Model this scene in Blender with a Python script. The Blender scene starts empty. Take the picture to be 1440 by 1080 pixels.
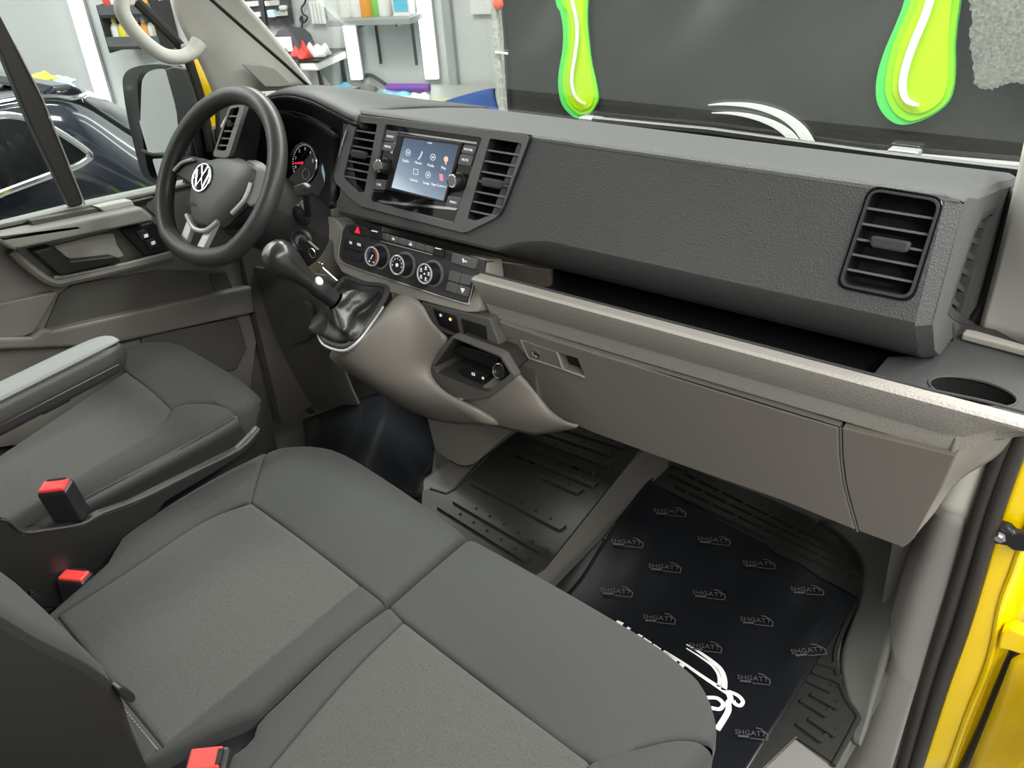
import bpy, bmesh, math, random
from mathutils import Vector, Matrix
from mathutils.geometry import tessellate_polygon
random.seed(7)
sc = bpy.context.scene
COL = sc.collection

# ------------------------------------------------------------------ camera
FPX = 1262.854
AX = Vector((0.77644458, 0.26859565, -0.57007911))
AY = Vector((0.62608712, -0.43178422, 0.64928985))
AZ = Vector((-0.07175473, -0.86105677, -0.50342079))
CAM = Vector((0.0, 0.0, 1.4))
right = Vector((AX.x, AY.x, AZ.x)); down = Vector((AX.y, AY.y, AZ.y)); fwd = Vector((AX.z, AY.z, AZ.z))
cd = bpy.data.cameras.new('camera'); cam = bpy.data.objects.new('camera', cd); COL.objects.link(cam)
cd.sensor_width = 36.0; cd.lens = FPX / 1440 * 36.0; cd.clip_start = 0.02; cd.clip_end = 60
M = Matrix.Identity(4)
for i in range(3):
    M[i][0] = right[i]; M[i][1] = -down[i]; M[i][2] = -fwd[i]; M[i][3] = CAM[i]
cam.matrix_world = M
sc.camera = cam

# ------------------------------------------------------------------ world, lamps, exposure
world = bpy.data.worlds.new('garage_air'); sc.world = world; world.use_nodes = True
wbg = world.node_tree.nodes['Background']; wbg.inputs[0].default_value = (0.93, 0.98, 1.0, 1); wbg.inputs[1].default_value = 0.02
def area(name, loc, rot, sx, sy, power, col=(1.0, 0.99, 0.95)):
    d = bpy.data.lights.new(name, 'AREA'); d.shape = 'RECTANGLE'; d.size = sx; d.size_y = sy; d.energy = power; d.color = col
    o = bpy.data.objects.new(name, d); COL.objects.link(o); o.location = loc; o.rotation_euler = rot; return o
for lx, ly, pw in ((-6.0, 0.5, 90), (-3.6, 0.8, 120), (1.3, 0.5, 230)):
    area('ceiling_lamp', (lx, ly, 2.72), (0, 0, 0), 0.35, 5.0, pw)
area('ceiling_lamp', (-1.1, 2.55, 2.72), (0, 0, 0), 4.5, 0.35, 180)
area('ceiling_lamp', (-1.1, -2.2, 2.72), (0, 0, 0), 4.5, 0.35, 50)
sc.view_settings.view_transform = 'Standard'; sc.view_settings.look = 'None'
sc.view_settings.gamma = 1.0; sc.view_settings.use_curve_mapping = False
sc.view_settings.exposure = 0.35

# ------------------------------------------------------------------ projection of photographed points onto the real planes
def ray(px, py):
    d = right * (px - 720) + down * (py - 540) + fwd * FPX
    return d
def W(px, py, x=None, y=None, z=None, pl=None, off=0.0):
    d = ray(px, py)
    if pl is not None:
        p0, n = pl; p0 = p0 + n * off
        t = (p0 - CAM).dot(n) / d.dot(n)
    elif x is not None: t = (x - CAM.x) / d.x
    elif y is not None: t = (y - CAM.y) / d.y
    else: t = (z - CAM.z) / d.z
    return CAM + d * t
def WL(pts, **k): return [W(a, b, **k) for a, b in pts]
def crop(x0, y0, s, pts): return [(x0 + a / s, y0 + b / s) for a, b in pts]
def plane(p, u):            # plane through p containing X and u, normal towards the cabin
    u = Vector(u).normalized(); n = Vector((1, 0, 0)).cross(u)
    if n.y > 0: n = -n
    return (Vector(p), n)
PF = plane((0, 1.20, 0.804), (0, 0.05, 0.1735))         # face of the upper dash pad
PC = plane((0, 1.20, 0.75), (0, 0.035, 0.099))          # climate panel
PG = plane((0, 1.185, 0.613), (0, -0.045, 0.213))       # glovebox face
PL = plane((0, 1.145, 0.721), (0, -0.030, 0.066))       # pale ledge face

# ------------------------------------------------------------------ materials
MATS = {}
def nd(nt, t, **k):
    n = nt.nodes.new(t)
    for a, b in k.items(): setattr(n, a, b)
    return n
def mat(name, col, rough=0.5, metal=0.0, bump=0.0, bscale=200.0, var=0.0, vscale=8.0, kind='noise', coat=0.0, spec=0.5, emit=None, estr=0.0, sheen=0.0, detail=3.0):
    if name in MATS: return MATS[name]
    m = bpy.data.materials.new(name); m.use_nodes = True; nt = m.node_tree; b = nt.nodes['Principled BSDF']
    b.inputs['Base Color'].default_value = (*col, 1); b.inputs['Roughness'].default_value = rough; b.inputs['Metallic'].default_value = metal
    b.inputs['Specular IOR Level'].default_value = spec
    b.inputs['Coat Weight'].default_value = coat; b.inputs['Coat Roughness'].default_value = 0.06
    if sheen: b.inputs['Sheen Weight'].default_value = sheen; b.inputs['Sheen Roughness'].default_value = 0.4
    if emit: b.inputs['Emission Color'].default_value = (*emit, 1); b.inputs['Emission Strength'].default_value = estr
    tc = nd(nt, 'ShaderNodeNewGeometry')
    if bump:
        t = nd(nt, 'ShaderNodeTexNoise' if kind == 'noise' else 'ShaderNodeTexVoronoi')
        t.inputs['Scale'].default_value = bscale
        if kind == 'noise': t.inputs['Detail'].default_value = detail
        nt.links.new(tc.outputs['Position'], t.inputs['Vector'])
        bp = nd(nt, 'ShaderNodeBump'); bp.inputs['Strength'].default_value = bump; bp.inputs['Distance'].default_value = 0.002
        nt.links.new(t.outputs[0], bp.inputs['Height']); nt.links.new(bp.outputs[0], b.inputs['Normal'])
    if var:
        t = nd(nt, 'ShaderNodeTexNoise'); t.inputs['Scale'].default_value = vscale; t.inputs['Detail'].default_value = 4
        nt.links.new(tc.outputs['Position'], t.inputs['Vector'])
        r = nd(nt, 'ShaderNodeMapRange'); r.inputs[1].default_value = 0.3; r.inputs[2].default_value = 0.7; r.inputs[3].default_value = 1 - var; r.inputs[4].default_value = 1 + var
        nt.links.new(t.outputs[0], r.inputs[0])
        mx = nd(nt, 'ShaderNodeVectorMath', operation='SCALE'); mx.inputs[0].default_value = col
        nt.links.new(r.outputs[0], mx.inputs[3]); nt.links.new(mx.outputs[0], b.inputs['Base Color'])
    MATS[name] = m; return m
def glassmat(name, tint, rough=0.0, refl=0.5):
    if name in MATS: return MATS[name]
    m = bpy.data.materials.new(name); m.use_nodes = True; nt = m.node_tree; nt.nodes.remove(nt.nodes['Principled BSDF'])
    out = nt.nodes['Material Output']; tr = nd(nt, 'ShaderNodeBsdfTransparent'); tr.inputs[0].default_value = (*tint, 1)
    gl = nd(nt, 'ShaderNodeBsdfGlossy'); gl.inputs['Roughness'].default_value = rough
    fr = nd(nt, 'ShaderNodeFresnel'); fr.inputs[0].default_value = 1.4
    mu = nd(nt, 'ShaderNodeMath', operation='MULTIPLY'); mu.inputs[1].default_value = refl
    mx = nd(nt, 'ShaderNodeMixShader'); nt.links.new(fr.outputs[0], mu.inputs[0]); nt.links.new(mu.outputs[0], mx.inputs[0])
    nt.links.new(tr.outputs[0], mx.inputs[1]); nt.links.new(gl.outputs[0], mx.inputs[2]); nt.links.new(mx.outputs[0], out.inputs[0])
    MATS[name] = m; return m
PAD = mat('charcoal_grained_plastic', (0.080, 0.081, 0.083), 0.6, bump=0.5, bscale=380, kind='voronoi', spec=0.28)
PADS = mat('charcoal_plastic', (0.045, 0.046, 0.047), 0.52, spec=0.35, bump=0.12, bscale=500)
BLK = mat('black_plastic', (0.012, 0.012, 0.013), 0.4)
DEEP = mat('duct_black', (0.004, 0.004, 0.004), 0.7)
GLOSS = mat('gloss_black', (0.006, 0.006, 0.008), 0.06, coat=0.5)
SATIN = mat('satin_grey_trim', (0.17, 0.17, 0.165), 0.35, metal=0.25)
BTN = mat('button_grey', (0.10, 0.105, 0.105), 0.45)
BTND = mat('button_dark', (0.028, 0.03, 0.03), 0.4)
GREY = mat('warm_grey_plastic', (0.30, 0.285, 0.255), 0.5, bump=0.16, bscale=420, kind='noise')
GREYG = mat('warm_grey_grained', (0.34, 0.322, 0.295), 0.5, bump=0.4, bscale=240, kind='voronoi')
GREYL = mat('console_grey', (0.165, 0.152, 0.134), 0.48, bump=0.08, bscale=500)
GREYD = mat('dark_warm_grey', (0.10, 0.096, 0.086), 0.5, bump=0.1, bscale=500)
BEIGE = mat('pale_pillar_trim', (0.66, 0.645, 0.60), 0.6, bump=0.08, bscale=600)
BEIGED = mat('pillar_speaker_grille', (0.30, 0.30, 0.275), 0.6, bump=0.4, bscale=900)
CREAM = mat('cream_primer', (0.62, 0.60, 0.53), 0.45)
CHROME = mat('chrome', (0.75, 0.75, 0.76), 0.12, metal=1.0)
STEEL = mat('brushed_steel', (0.55, 0.55, 0.55), 0.3, metal=1.0)
SILVER = mat('matt_silver', (0.50, 0.50, 0.50), 0.38, metal=0.5)
FABD = mat('dark_seat_fabric', (0.027, 0.028, 0.027), 0.85, bump=0.3, bscale=900, var=0.14, vscale=420, sheen=0.05)
FABL = mat('grey_seat_fabric', (0.047, 0.047, 0.044), 0.88, bump=0.4, bscale=1100, var=0.22, vscale=420, sheen=0.05)
SEAM = mat('seam_thread', (0.02, 0.02, 0.02), 0.8)
STITCH = mat('pale_stitch', (0.15, 0.15, 0.15), 0.8)
RUBBER = mat('black_rubber', (0.020, 0.020, 0.019), 0.42, bump=0.1, bscale=700)
SEALM = mat('seal_rubber', (0.028, 0.025, 0.022), 0.45)
SHEET = mat('black_printed_film', (0.008, 0.009, 0.011), 0.24, spec=0.6)
PRINT = mat('grey_print', (0.065, 0.065, 0.07), 0.5)
WHITE = mat('white_print', (0.85, 0.85, 0.85), 0.5)
WHITEM = mat('white_marking', (0.8, 0.82, 0.84), 0.5, emit=(0.8, 0.85, 0.9), estr=0.25)
GREYM = mat('grey_marking', (0.45, 0.46, 0.47), 0.5)
RED = mat('red_plastic', (0.75, 0.05, 0.045), 0.35)
REDM = mat('red_marking', (0.85, 0.03, 0.06), 0.5, emit=(1, 0.02, 0.08), estr=0.5)
AMBER = mat('amber_lamp', (0.9, 0.45, 0.2), 0.5, emit=(1, 0.45, 0.15), estr=1.2)
YEL = mat('yellow_paint', (0.95, 0.66, 0.0), 0.22, coat=0.6)
WHEEL = mat('steering_rubber', (0.028, 0.028, 0.028), 0.42, bump=0.06, bscale=900)
HUB = mat('hub_plastic', (0.10, 0.105, 0.10), 0.5, bump=0.1, bscale=700)
LEATH = mat('boot_leather', (0.022, 0.022, 0.022), 0.36, bump=0.3, bscale=180)
BLUEC = mat('blue_fleece', (0.03, 0.08, 0.28), 0.9, bump=0.6, bscale=90)
CYANC = mat('cyan_cloth', (0.10, 0.50, 0.72), 0.85)
WALL = mat('grey_wall_paint', (0.60, 0.61, 0.61), 0.75, var=0.03, vscale=1.5)
LED = mat('led_strip_light', (1, 1, 1), 0.5, emit=(0.97, 1.0, 0.98), estr=5.0)
BANNER = mat('black_vinyl_banner', (0.036, 0.035, 0.034), 0.30, var=0.12, vscale=2.5, spec=0.5)
FLOORM = mat('garage_concrete', (0.19, 0.19, 0.19), 0.5, var=0.15, vscale=1.2)
CARP = mat('navy_car_paint', (0.012, 0.014, 0.022), 0.12, coat=0.8)
TINT = mat('tinted_window', (0.008, 0.009, 0.010), 0.06)
MIRR = mat('mirror_glass', (0.82, 0.84, 0.84), 0.02, metal=1.0)
FLEECE = mat('grey_fleece', (0.20, 0.20, 0.185), 0.95, bump=1.0, bscale=110, var=0.35, vscale=110)
GLASS = glassmat('windscreen_glass', (0.93, 0.96, 0.94), 0.0, 0.35)
GLASS2 = glassmat('door_glass', (0.86, 0.90, 0.89), 0.0, 0.6)

# ------------------------------------------------------------------ object helpers
WORLDLOC = {}
def props(o, label=None, cat=None, group=None, kind=None):
    if label: o['label'] = label
    if cat: o['category'] = cat
    if group: o['group'] = group
    if kind: o['kind'] = kind
    return o
def thing(name, label, cat, loc, group=None):
    o = bpy.data.objects.new(name, None); COL.objects.link(o); o.empty_display_size = 0.05
    o.location = loc; WORLDLOC[o.name] = Vector(loc)
    return props(o, label, cat, group)
def mk(name, geo, m, parent=None, smooth=False, bevel=0.0, seg=2, sub=0, solid=0.0, sharp=35, face_cam=False, label=None, cat=None, group=None, kind=None, base=False, mats2=None):
    v, f = geo
    v = [Vector(p) for p in v]
    lo = [min(p[i] for p in v) for i in range(3)]; hi = [max(p[i] for p in v) for i in range(3)]
    c = Vector(((lo[0] + hi[0]) / 2, (lo[1] + hi[1]) / 2, lo[2] if base else (lo[2] + hi[2]) / 2))
    me = bpy.data.meshes.new(name); me.from_pydata([p - c for p in v], [], f); me.update()
    bm = bmesh.new(); bm.from_mesh(me)
    if face_cam:      # open sheet: turn its faces to the cabin, thickness then goes behind it
        bmesh.ops.recalc_face_normals(bm, faces=bm.faces)
        s = sum(((CAM - (fc.calc_center_median() + c)).dot(fc.normal)) * fc.calc_area() for fc in bm.faces)
        if s < 0: bmesh.ops.reverse_faces(bm, faces=bm.faces)
    else:
        bmesh.ops.recalc_face_normals(bm, faces=bm.faces)
    bm.to_mesh(me); bm.free()
    if smooth:
        for p in me.polygons: p.use_smooth = True
        if sharp and not sub: me.set_sharp_from_angle(angle=math.radians(sharp))
    me.materials.append(m)
    o = bpy.data.objects.new(name, me); COL.objects.link(o)
    WORLDLOC[o.name] = c
    if parent is not None:
        o.parent = parent; o.location = c - WORLDLOC[parent.name]
    else: o.location = c
    if mats2:
        me.materials.append(mats2[0])
        for p in me.polygons:
            if p.index >= mats2[1]: p.material_index = 1
    if sub:
        md = o.modifiers.new('smooth', 'SUBSURF'); md.levels = sub; md.render_levels = sub; md.boundary_smooth = 'PRESERVE_CORNERS'
    if solid:
        md = o.modifiers.new('thickness', 'SOLIDIFY'); md.thickness = solid; md.offset = -1
    if bevel:
        md = o.modifiers.new('bevel', 'BEVEL'); md.width = bevel; md.segments = seg; md.limit_method = 'ANGLE'; md.angle_limit = math.radians(40)
        md.harden_normals = False
    return props(o, label, cat, group, kind)
def join(*gs):
    V, F = [], []
    for v, f in gs:
        k = len(V); V += list(v); F += [[i + k for i in q] for q in f]
    return V, F
def box(c, s, rot=None):
    c = Vector(c); v = []
    for i in (-.5, .5):
        for j in (-.5, .5):
            for k in (-.5, .5):
                p = Vector((i * s[0], j * s[1], k * s[2]))
                v.append(c + (rot @ p if rot else p))
    return v, [[0, 1, 3, 2], [4, 6, 7, 5], [0, 4, 5, 1], [2, 3, 7, 6], [0, 2, 6, 4], [1, 5, 7, 3]]
def prism(pts, ext):
    n = len(pts); ext = Vector(ext); v = [Vector(p) for p in pts] + [Vector(p) + ext for p in pts]
    return v, [list(range(n)), list(range(2 * n - 1, n - 1, -1))] + [[i, (i + 1) % n, n + (i + 1) % n, n + i] for i in range(n)]
def plate(outer, holes, ext):
    loops = [[Vector(p) for p in outer]] + [[Vector(p) for p in h] for h in holes]
    flat = [p for l in loops for p in l]; n = len(flat); ext = Vector(ext)
    tris = tessellate_polygon(loops)
    v = flat + [p + ext for p in flat]; f = [list(t) for t in tris] + [[a + n for a in reversed(t)] for t in tris]
    k = 0
    for l in loops:
        m_ = len(l)
        for i in range(m_): f.append([k + i, k + (i + 1) % m_, n + k + (i + 1) % m_, n + k + i])
        k += m_
    return v, f
def rnd(pts, r, seg=4):
    pts = [Vector(p) for p in pts]; out = []; n = len(pts)
    for i in range(n):
        a, b, c = pts[i - 1], pts[i], pts[(i + 1) % n]
        rr = r[i] if isinstance(r, (list, tuple)) else r
        if rr <= 0: out.append(b); continue
        la = min(rr, (a - b).length * .48); lc = min(rr, (c - b).length * .48)
        p = b + (a - b).normalized() * la; q = b + (c - b).normalized() * lc
        for k in range(seg + 1):
            t = k / seg; out.append(p * (1 - t) ** 2 + b * 2 * t * (1 - t) + q * t * t)
    return out
def spline(pts, n=6, closed=False):
    pts = [Vector(p) for p in pts]; out = []; m_ = len(pts)
    for i in range(m_ if closed else m_ - 1):
        if closed: p0, p1, p2, p3 = pts[i - 1], pts[i], pts[(i + 1) % m_], pts[(i + 2) % m_]
        else: p0, p1, p2, p3 = pts[max(i - 1, 0)], pts[i], pts[i + 1], pts[min(i + 2, m_ - 1)]
        for k in range(n):
            t = k / n
            out.append(0.5 * ((2 * p1) + (p2 - p0) * t + (2 * p0 - 5 * p1 + 4 * p2 - p3) * t * t + (3 * p1 - p0 - 3 * p2 + p3) * t ** 3))
    if not closed: out.append(pts[-1])
    return out
def tube(path, r, seg=10, closed=False, cap=True, sy=1.0):
    path = [Vector(p) for p in path]; n = len(path); V, F = [], []; up = None
    for i, p in enumerate(path):
        a = path[i - 1] if (i or closed) else path[0]; b = path[(i + 1) % n] if (i < n - 1 or closed) else path[-1]
        t = (b - a).normalized()
        if up is None:
            up = Vector((0, 0, 1)) if abs(t.z) < .9 else Vector((1, 0, 0))
        s = t.cross(up).normalized(); up = s.cross(t).normalized()
        rr = r[i] if isinstance(r, (list, tuple)) else r
        for k in range(seg):
            an = 2 * math.pi * k / seg
            V.append(p + s * math.cos(an) * rr + up * math.sin(an) * rr * sy)
    for i in range(n if closed else n - 1):
        for k in range(seg):
            j = (i + 1) % n
            F.append([i * seg + k, i * seg + (k + 1) % seg, j * seg + (k + 1) % seg, j * seg + k])
    if cap and not closed:
        F.append(list(range(seg - 1, -1, -1))); F.append([(n - 1) * seg + k for k in range(seg)])
    return V, F
def lathe(c, axis, prof, seg=24, xref=None):
    c = Vector(c); ax = Vector(axis).normalized(); s = ax.orthogonal().normalized() if xref is None else Vector(xref); t = ax.cross(s)
    V, F = [], []
    for h, r in prof:
        for k in range(seg):
            an = 2 * math.pi * k / seg; V.append(c + ax * h + (s * math.cos(an) + t * math.sin(an)) * r)
    for i in range(len(prof) - 1):
        for k in range(seg): F.append([i * seg + k, i * seg + (k + 1) % seg, (i + 1) * seg + (k + 1) % seg, (i + 1) * seg + k])
    F.append(list(range(seg - 1, -1, -1))); F.append([(len(prof) - 1) * seg + k for k in range(seg)])
    return V, F
def grid(rows):
    n = len(rows[0]); V = [Vector(p) for r in rows for p in r]; F = []
    for i in range(len(rows) - 1):
        for k in range(n - 1): F.append([i * n + k, i * n + k + 1, (i + 1) * n + k + 1, (i + 1) * n + k])
    return V, F
def patch(name, rows, m, parent=None, thick=0.008, sub=2, **k):
    return mk(name, grid(rows), m, parent, smooth=True, solid=thick, sub=sub, face_cam=True, **k)
def ribbon(path, w, n, th=0.001):
    path = [Vector(p) for p in path]; n = Vector(n).normalized(); L, Rr = [], []
    for i, p in enumerate(path):
        t = (path[min(i + 1, len(path) - 1)] - path[max(i - 1, 0)]).normalized(); s = t.cross(n).normalized()
        ww = (w[i] if isinstance(w, (list, tuple)) else w) / 2
        L.append(p + s * ww); Rr.append(p - s * ww)
    V = L + Rr; k = len(path); F = []
    V = V + [p - n * th for p in V]
    for i in range(k - 1):
        F += [[i, i + 1, k + i + 1, k + i], [2 * k + i, 3 * k + i, 3 * k + i + 1, 2 * k + i + 1],
              [i, 2 * k + i, 2 * k + i + 1, i + 1], [k + i, k + i + 1, 3 * k + i + 1, 3 * k + i]]
    F += [[0, k, 3 * k, 2 * k], [k - 1, 3 * k - 1, 4 * k - 1, 2 * k - 1]]
    return V, F
def text(body, size, o, xd, yd, depth=0.0006, align='CENTER'):
    cu = bpy.data.curves.new('lettering', 'FONT'); cu.body = body; cu.size = size; cu.align_x = align; cu.align_y = 'CENTER'; cu.extrude = depth / 2; cu.resolution_u = 2
    ob = bpy.data.objects.new('lettering', cu); me = bpy.data.meshes.new_from_object(ob)
    xd = Vector(xd).normalized(); yd = Vector(yd).normalized(); zd = xd.cross(yd); o = Vector(o)
    v = [o + xd * p.co.x + yd * p.co.y + zd * (p.co.z + depth / 2) for p in me.vertices]; f = [list(p.vertices) for p in me.polygons]
    bpy.data.objects.remove(ob); bpy.data.curves.remove(cu); bpy.data.meshes.remove(me)
    return v, f
UF = Vector((0, 0.05, 0.1735)).normalized(); NF = PF[1]
UC = Vector((0, 0.035, 0.099)).normalized(); NC = PC[1]
UG = Vector((0, -0.045, 0.213)).normalized(); NG = PG[1]
X = Vector((1, 0, 0)); Y = Vector((0, 1, 0)); Z = Vector((0, 0, 1))

# ================================================================== GARAGE
GZ = -0.62
mk('floor', box((-2, 1.5, GZ - 0.05), (16, 14, 0.1)), FLOORM, kind='structure')
WD = Vector((0.931, 0.3645, 0)).normalized(); WN = Vector((0.3645, -0.931, 0)).normalized()
PW = (Vector((-4.25, 4.2, 0)), WN)
RW = Matrix((WD, -WN, Z)).transposed()
CEIL = mat('ceiling_white', (0.6, 0.6, 0.6), 0.8); WALL2 = mat('pale_wall_paint', (0.75, 0.75, 0.74), 0.8)
mk('ceiling', box((-2, 1.5, 2.80), (16, 14, 0.1)), CEIL, kind='structure')
mk('wall_back', box((-2, -4.05, 1.09), (12, 0.1, 3.42)), WALL2, kind='structure')
mk('wall_left', box((-8.05, 0.5, 1.09), (0.1, 9, 3.42)), WALL2, kind='structure')
mk('wall_right', box((3.55, 1.5, 1.09), (0.1, 11, 3.42)), WALL2, kind='structure')
wc = PW[0] - WN * 0.06 - WD * 1.0
mk('wall_front', box(wc + Z * 1.15, (13.0, 0.1, 3.54), RW), WALL, kind='structure')
def wob(c, s): return box(c, s, RW)
def led(px, py, w, z0, z1, label):
    p = W(px, py, pl=PW, off=0.03); h = z1 - z0; c = Vector((p.x, p.y, (z0 + z1) / 2))
    t = thing('led_strip', label, 'light', (c.x, c.y, z0), 'vertical light strips on the garage wall')
    mk('diffuser', wob(c + WN * 0.012, (w, 0.02, h)), LED, t, bevel=0.006)
    mk('housing', wob(c - WN * 0.012, (w + 0.012, 0.024, h + 0.01)), SILVER, t)
led(128, 75, 0.105, -0.1, 2.4, 'bright vertical light strip behind the dark car, leftmost of three')
led(497, 75, 0.075, 0.24, 2.4, 'bright vertical light strip passing behind the wall shelf')
led(603, 65, 0.085, 0.24, 2.4, 'bright vertical light strip right of the wall shelf beside the grey conduit')
p = W(633, 65, pl=PW, off=0.02)
mk('wall_conduit', wob((p.x, p.y, 1.2), (0.06, 0.03, 2.4)), mat('conduit_grey', (0.36, 0.37, 0.37), 0.6), bevel=0.008, label='grey vertical conduit on the wall beside the light strip', cat='conduit')
# wall shelf
a = W(474, 29, pl=PW, off=0.13); b = W(588, 24, pl=PW, off=0.13); c = (a + b) / 2; SL = (b - a).length; SZ = c.z
sh = thing('wall_shelf', 'grey wall shelf on two dark brackets, loaded with supplies', 'shelf', (c.x, c.y, SZ - 0.3))
mk('board', wob((c.x, c.y, SZ), (SL, 0.26, 0.035)), mat('shelf_grey', (0.30, 0.31, 0.31), 0.5), sh, bevel=0.004)
for fx, zb in ((-0.13, 0.27), (0.32, 0.28)):
    q = c + WD * fx * SL
    mk('bracket', join(wob(q - WN * .115 - Z * (zb / 2 + .017), (.016, .012, zb)), wob(q - Z * .024, (.016, .22, .012))), BLK, sh)
def bottle(name, label, loc, r, h, body, capm, group=None, cat='bottle'):
    t = thing(name, label, cat, loc, group); loc = Vector(loc)
    mk('body', lathe(loc, Z, [(0, r * .9), (0.01, r), (h * .62, r), (h * .74, r * .72), (h * .8, r * .42)], 14), body, t, smooth=True)
    mk('cap', lathe(loc + Z * h * .8, Z, [(0, r * .46), (h * .16, r * .44), (h * .2, r * .3)], 12), capm, t, smooth=True)
    return t
CW = mat('white_plastic', (0.8, 0.8, 0.78), 0.4); CO = mat('orange_plastic', (0.8, 0.35, 0.05), 0.4); CR = mat('red_cloth', (0.72, 0.06, 0.05), 0.6)
CY = mat('yellow_plastic', (0.8, 0.7, 0.05), 0.4); CG = mat('green_plastic', (0.2, 0.5, 0.1), 0.4); CK = mat('black_matt', (0.02, 0.02, 0.022), 0.6); CP = mat('purple_plastic', (0.2, 0.06, 0.4), 0.5)
zs = SZ + 0.0175
def onsh(f, d=0.0): q = c + WD * f * SL + WN * d; return (q.x, q.y, zs)
bottle('spray_bottle', 'tall white bottle at the left end of the wall shelf', onsh(-.36), .05, .26, CW, CW)
bottle('spray_bottle', 'white bottle with an orange cap on the wall shelf', onsh(-.22), .045, .22, CW, CO)
bottle('spray_bottle', 'orange bottle on the wall shelf', onsh(-.10), .045, .23, CO, CO)
bottle('spray_bottle', 'green bottle on the wall shelf', onsh(.02), .038, .16, CG, CW)
bottle('spray_bottle', 'white bottle with a red cap on the wall shelf', onsh(.11), .04, .20, CW, CR)
q = Vector(onsh(.34)); bx_ = thing('carton', 'small white and blue carton at the right end of the wall shelf', 'box', q)
mk('carton_body', wob(q + Z * .07, (.11, .08, .14)), CW, bx_, bevel=.002); mk('print_panel', wob(q + Z * .07 + WN * .041, (.09, .004, .09)), CYANC, bx_)
def clothpile(name, label, c0, sx, sy, h, m, cat='cloth', seed=0, ang=0.0, group=None):
    rr = random.Random(seed); n = 14; rows = []; ph = [rr.uniform(0, 6) for _ in range(6)]
    for i in range(n + 1):
        row = []
        for j in range(n + 1):
            u = i / n * 2 - 1; v = j / n * 2 - 1; e = max(0, 1 - max(abs(u), abs(v)) ** 4)
            z = h * e * (0.55 + 0.25 * math.sin(3 * u + ph[0]) * math.cos(4 * v + ph[1]) + 0.2 * math.sin(7 * u + 5 * v + ph[2])) + 0.004
            w1 = 1 + 0.12 * math.sin(5 * v + ph[3]); w2 = 1 + 0.12 * math.sin(4 * u + ph[4])
            lx = u * sx / 2 * w1; ly = v * sy / 2 * w2
            row.append(Vector(c0) + Vector((lx * math.cos(ang) - ly * math.sin(ang), lx * math.sin(ang) + ly * math.cos(ang), z)))
        rows.append(row)
    return mk(name, grid(rows), m, smooth=True, solid=0.003, sharp=0, label=label, cat=cat, group=group, base=True)
# workbench
BZ = 0.20
a = W(452, 122, z=BZ); b = W(704, 150, z=BZ); ba = (a - PW[0]).dot(WD) + .25; bb = 1.02
bc = PW[0] + WD * ((ba + bb) / 2) + WN * 0.36
wb = thing('workbench', 'long workbench against the grey wall covered with cloths', 'workbench', (bc.x, bc.y, GZ))
mk('bench_top', wob((bc.x, bc.y, BZ - .02), (bb - ba, 0.68, 0.04)), mat('bench_board', (0.42, 0.43, 0.40), 0.5), wb, bevel=.004)
mk('edge_trim', wob((bc + WN * 0.345).xy.to_3d() + Z * (BZ - .015), (bb - ba, 0.012, 0.045)), mat('bench_yellow_edge', (0.62, 0.62, 0.35), 0.5), wb)
for sx in (-1, 1):
    for sy in (-1, 1):
        q = bc + WD * sx * ((bb - ba) / 2 - .08) + WN * sy * .28
        mk('leg', wob((q.x, q.y, (GZ + BZ - .04) / 2), (.05, .05, BZ - .04 - GZ)), SILVER, wb)
AW = math.atan2(WD.y, WD.x)
def onb(px, py): return W(px, py, z=BZ)
clothpile('microfibre_cloth', 'pale cyan cloth at the far left end of the workbench', onb(480, 127), .2, .16, .04, CYANC, seed=1, ang=AW)
clothpile('microfibre_cloth', 'bright cyan cloth lying on the middle of the workbench', onb(545, 139), .28, .2, .045, CYANC, seed=2, ang=AW)
clothpile('microfibre_cloth', 'crumpled white cloth beside the bright cyan cloth on the workbench', onb(588, 144), .18, .14, .06, CW, seed=3, ang=AW)
clothpile('microfibre_cloth', 'grey cloth heaped on the workbench under the light strip', onb(506, 130), .2, .16, .06, mat('grey_cloth', (.2, .2, .2), .9), seed=4, ang=AW)
clothpile('microfibre_cloth', 'cream yellowish cloth next to the blue fleece towel', onb(626, 147), .2, .14, .04, mat('cream_cloth', (.6, .58, .38), .9), seed=5, ang=AW)
q = onb(575, 131); mk('purple_tube', tube([q - WD * .14 + Z * .03, q + WD * .14 + Z * .03], .028, 12), CP, smooth=True, label='purple roll lying on the workbench', cat='roll')
hose = spline([onb(508, 119) + Z * .03, onb(522, 119) + Z * .06, onb(545, 127) + Z * .03, onb(560, 131) + Z * .01], 6)
mk('air_hose', tube(hose, .012, 8), CK, smooth=True, label='thin dark hose on the workbench behind the cyan cloth', cat='hose')
rows = []
fl = [(622, 143), (650, 134), (680, 126), (692, 124)]; fb = [(620, 165), (650, 168), (680, 170), (703, 172)]
for t_ in [i / 6 for i in range(7)]:
    rows.append([W(fl[k][0] * (1 - t_) + fb[k][0] * t_, fl[k][1] * (1 - t_) + fb[k][1] * t_, y=3.62 - .10 * t_ + .015 * math.sin(5 * t_ + 2 * k)) for k in range(4)])
patch('fleece_towel', rows, BLUEC, None, .03, 2, label='blue fleece towel hanging over the right end of the workbench', cat='towel')
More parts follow.
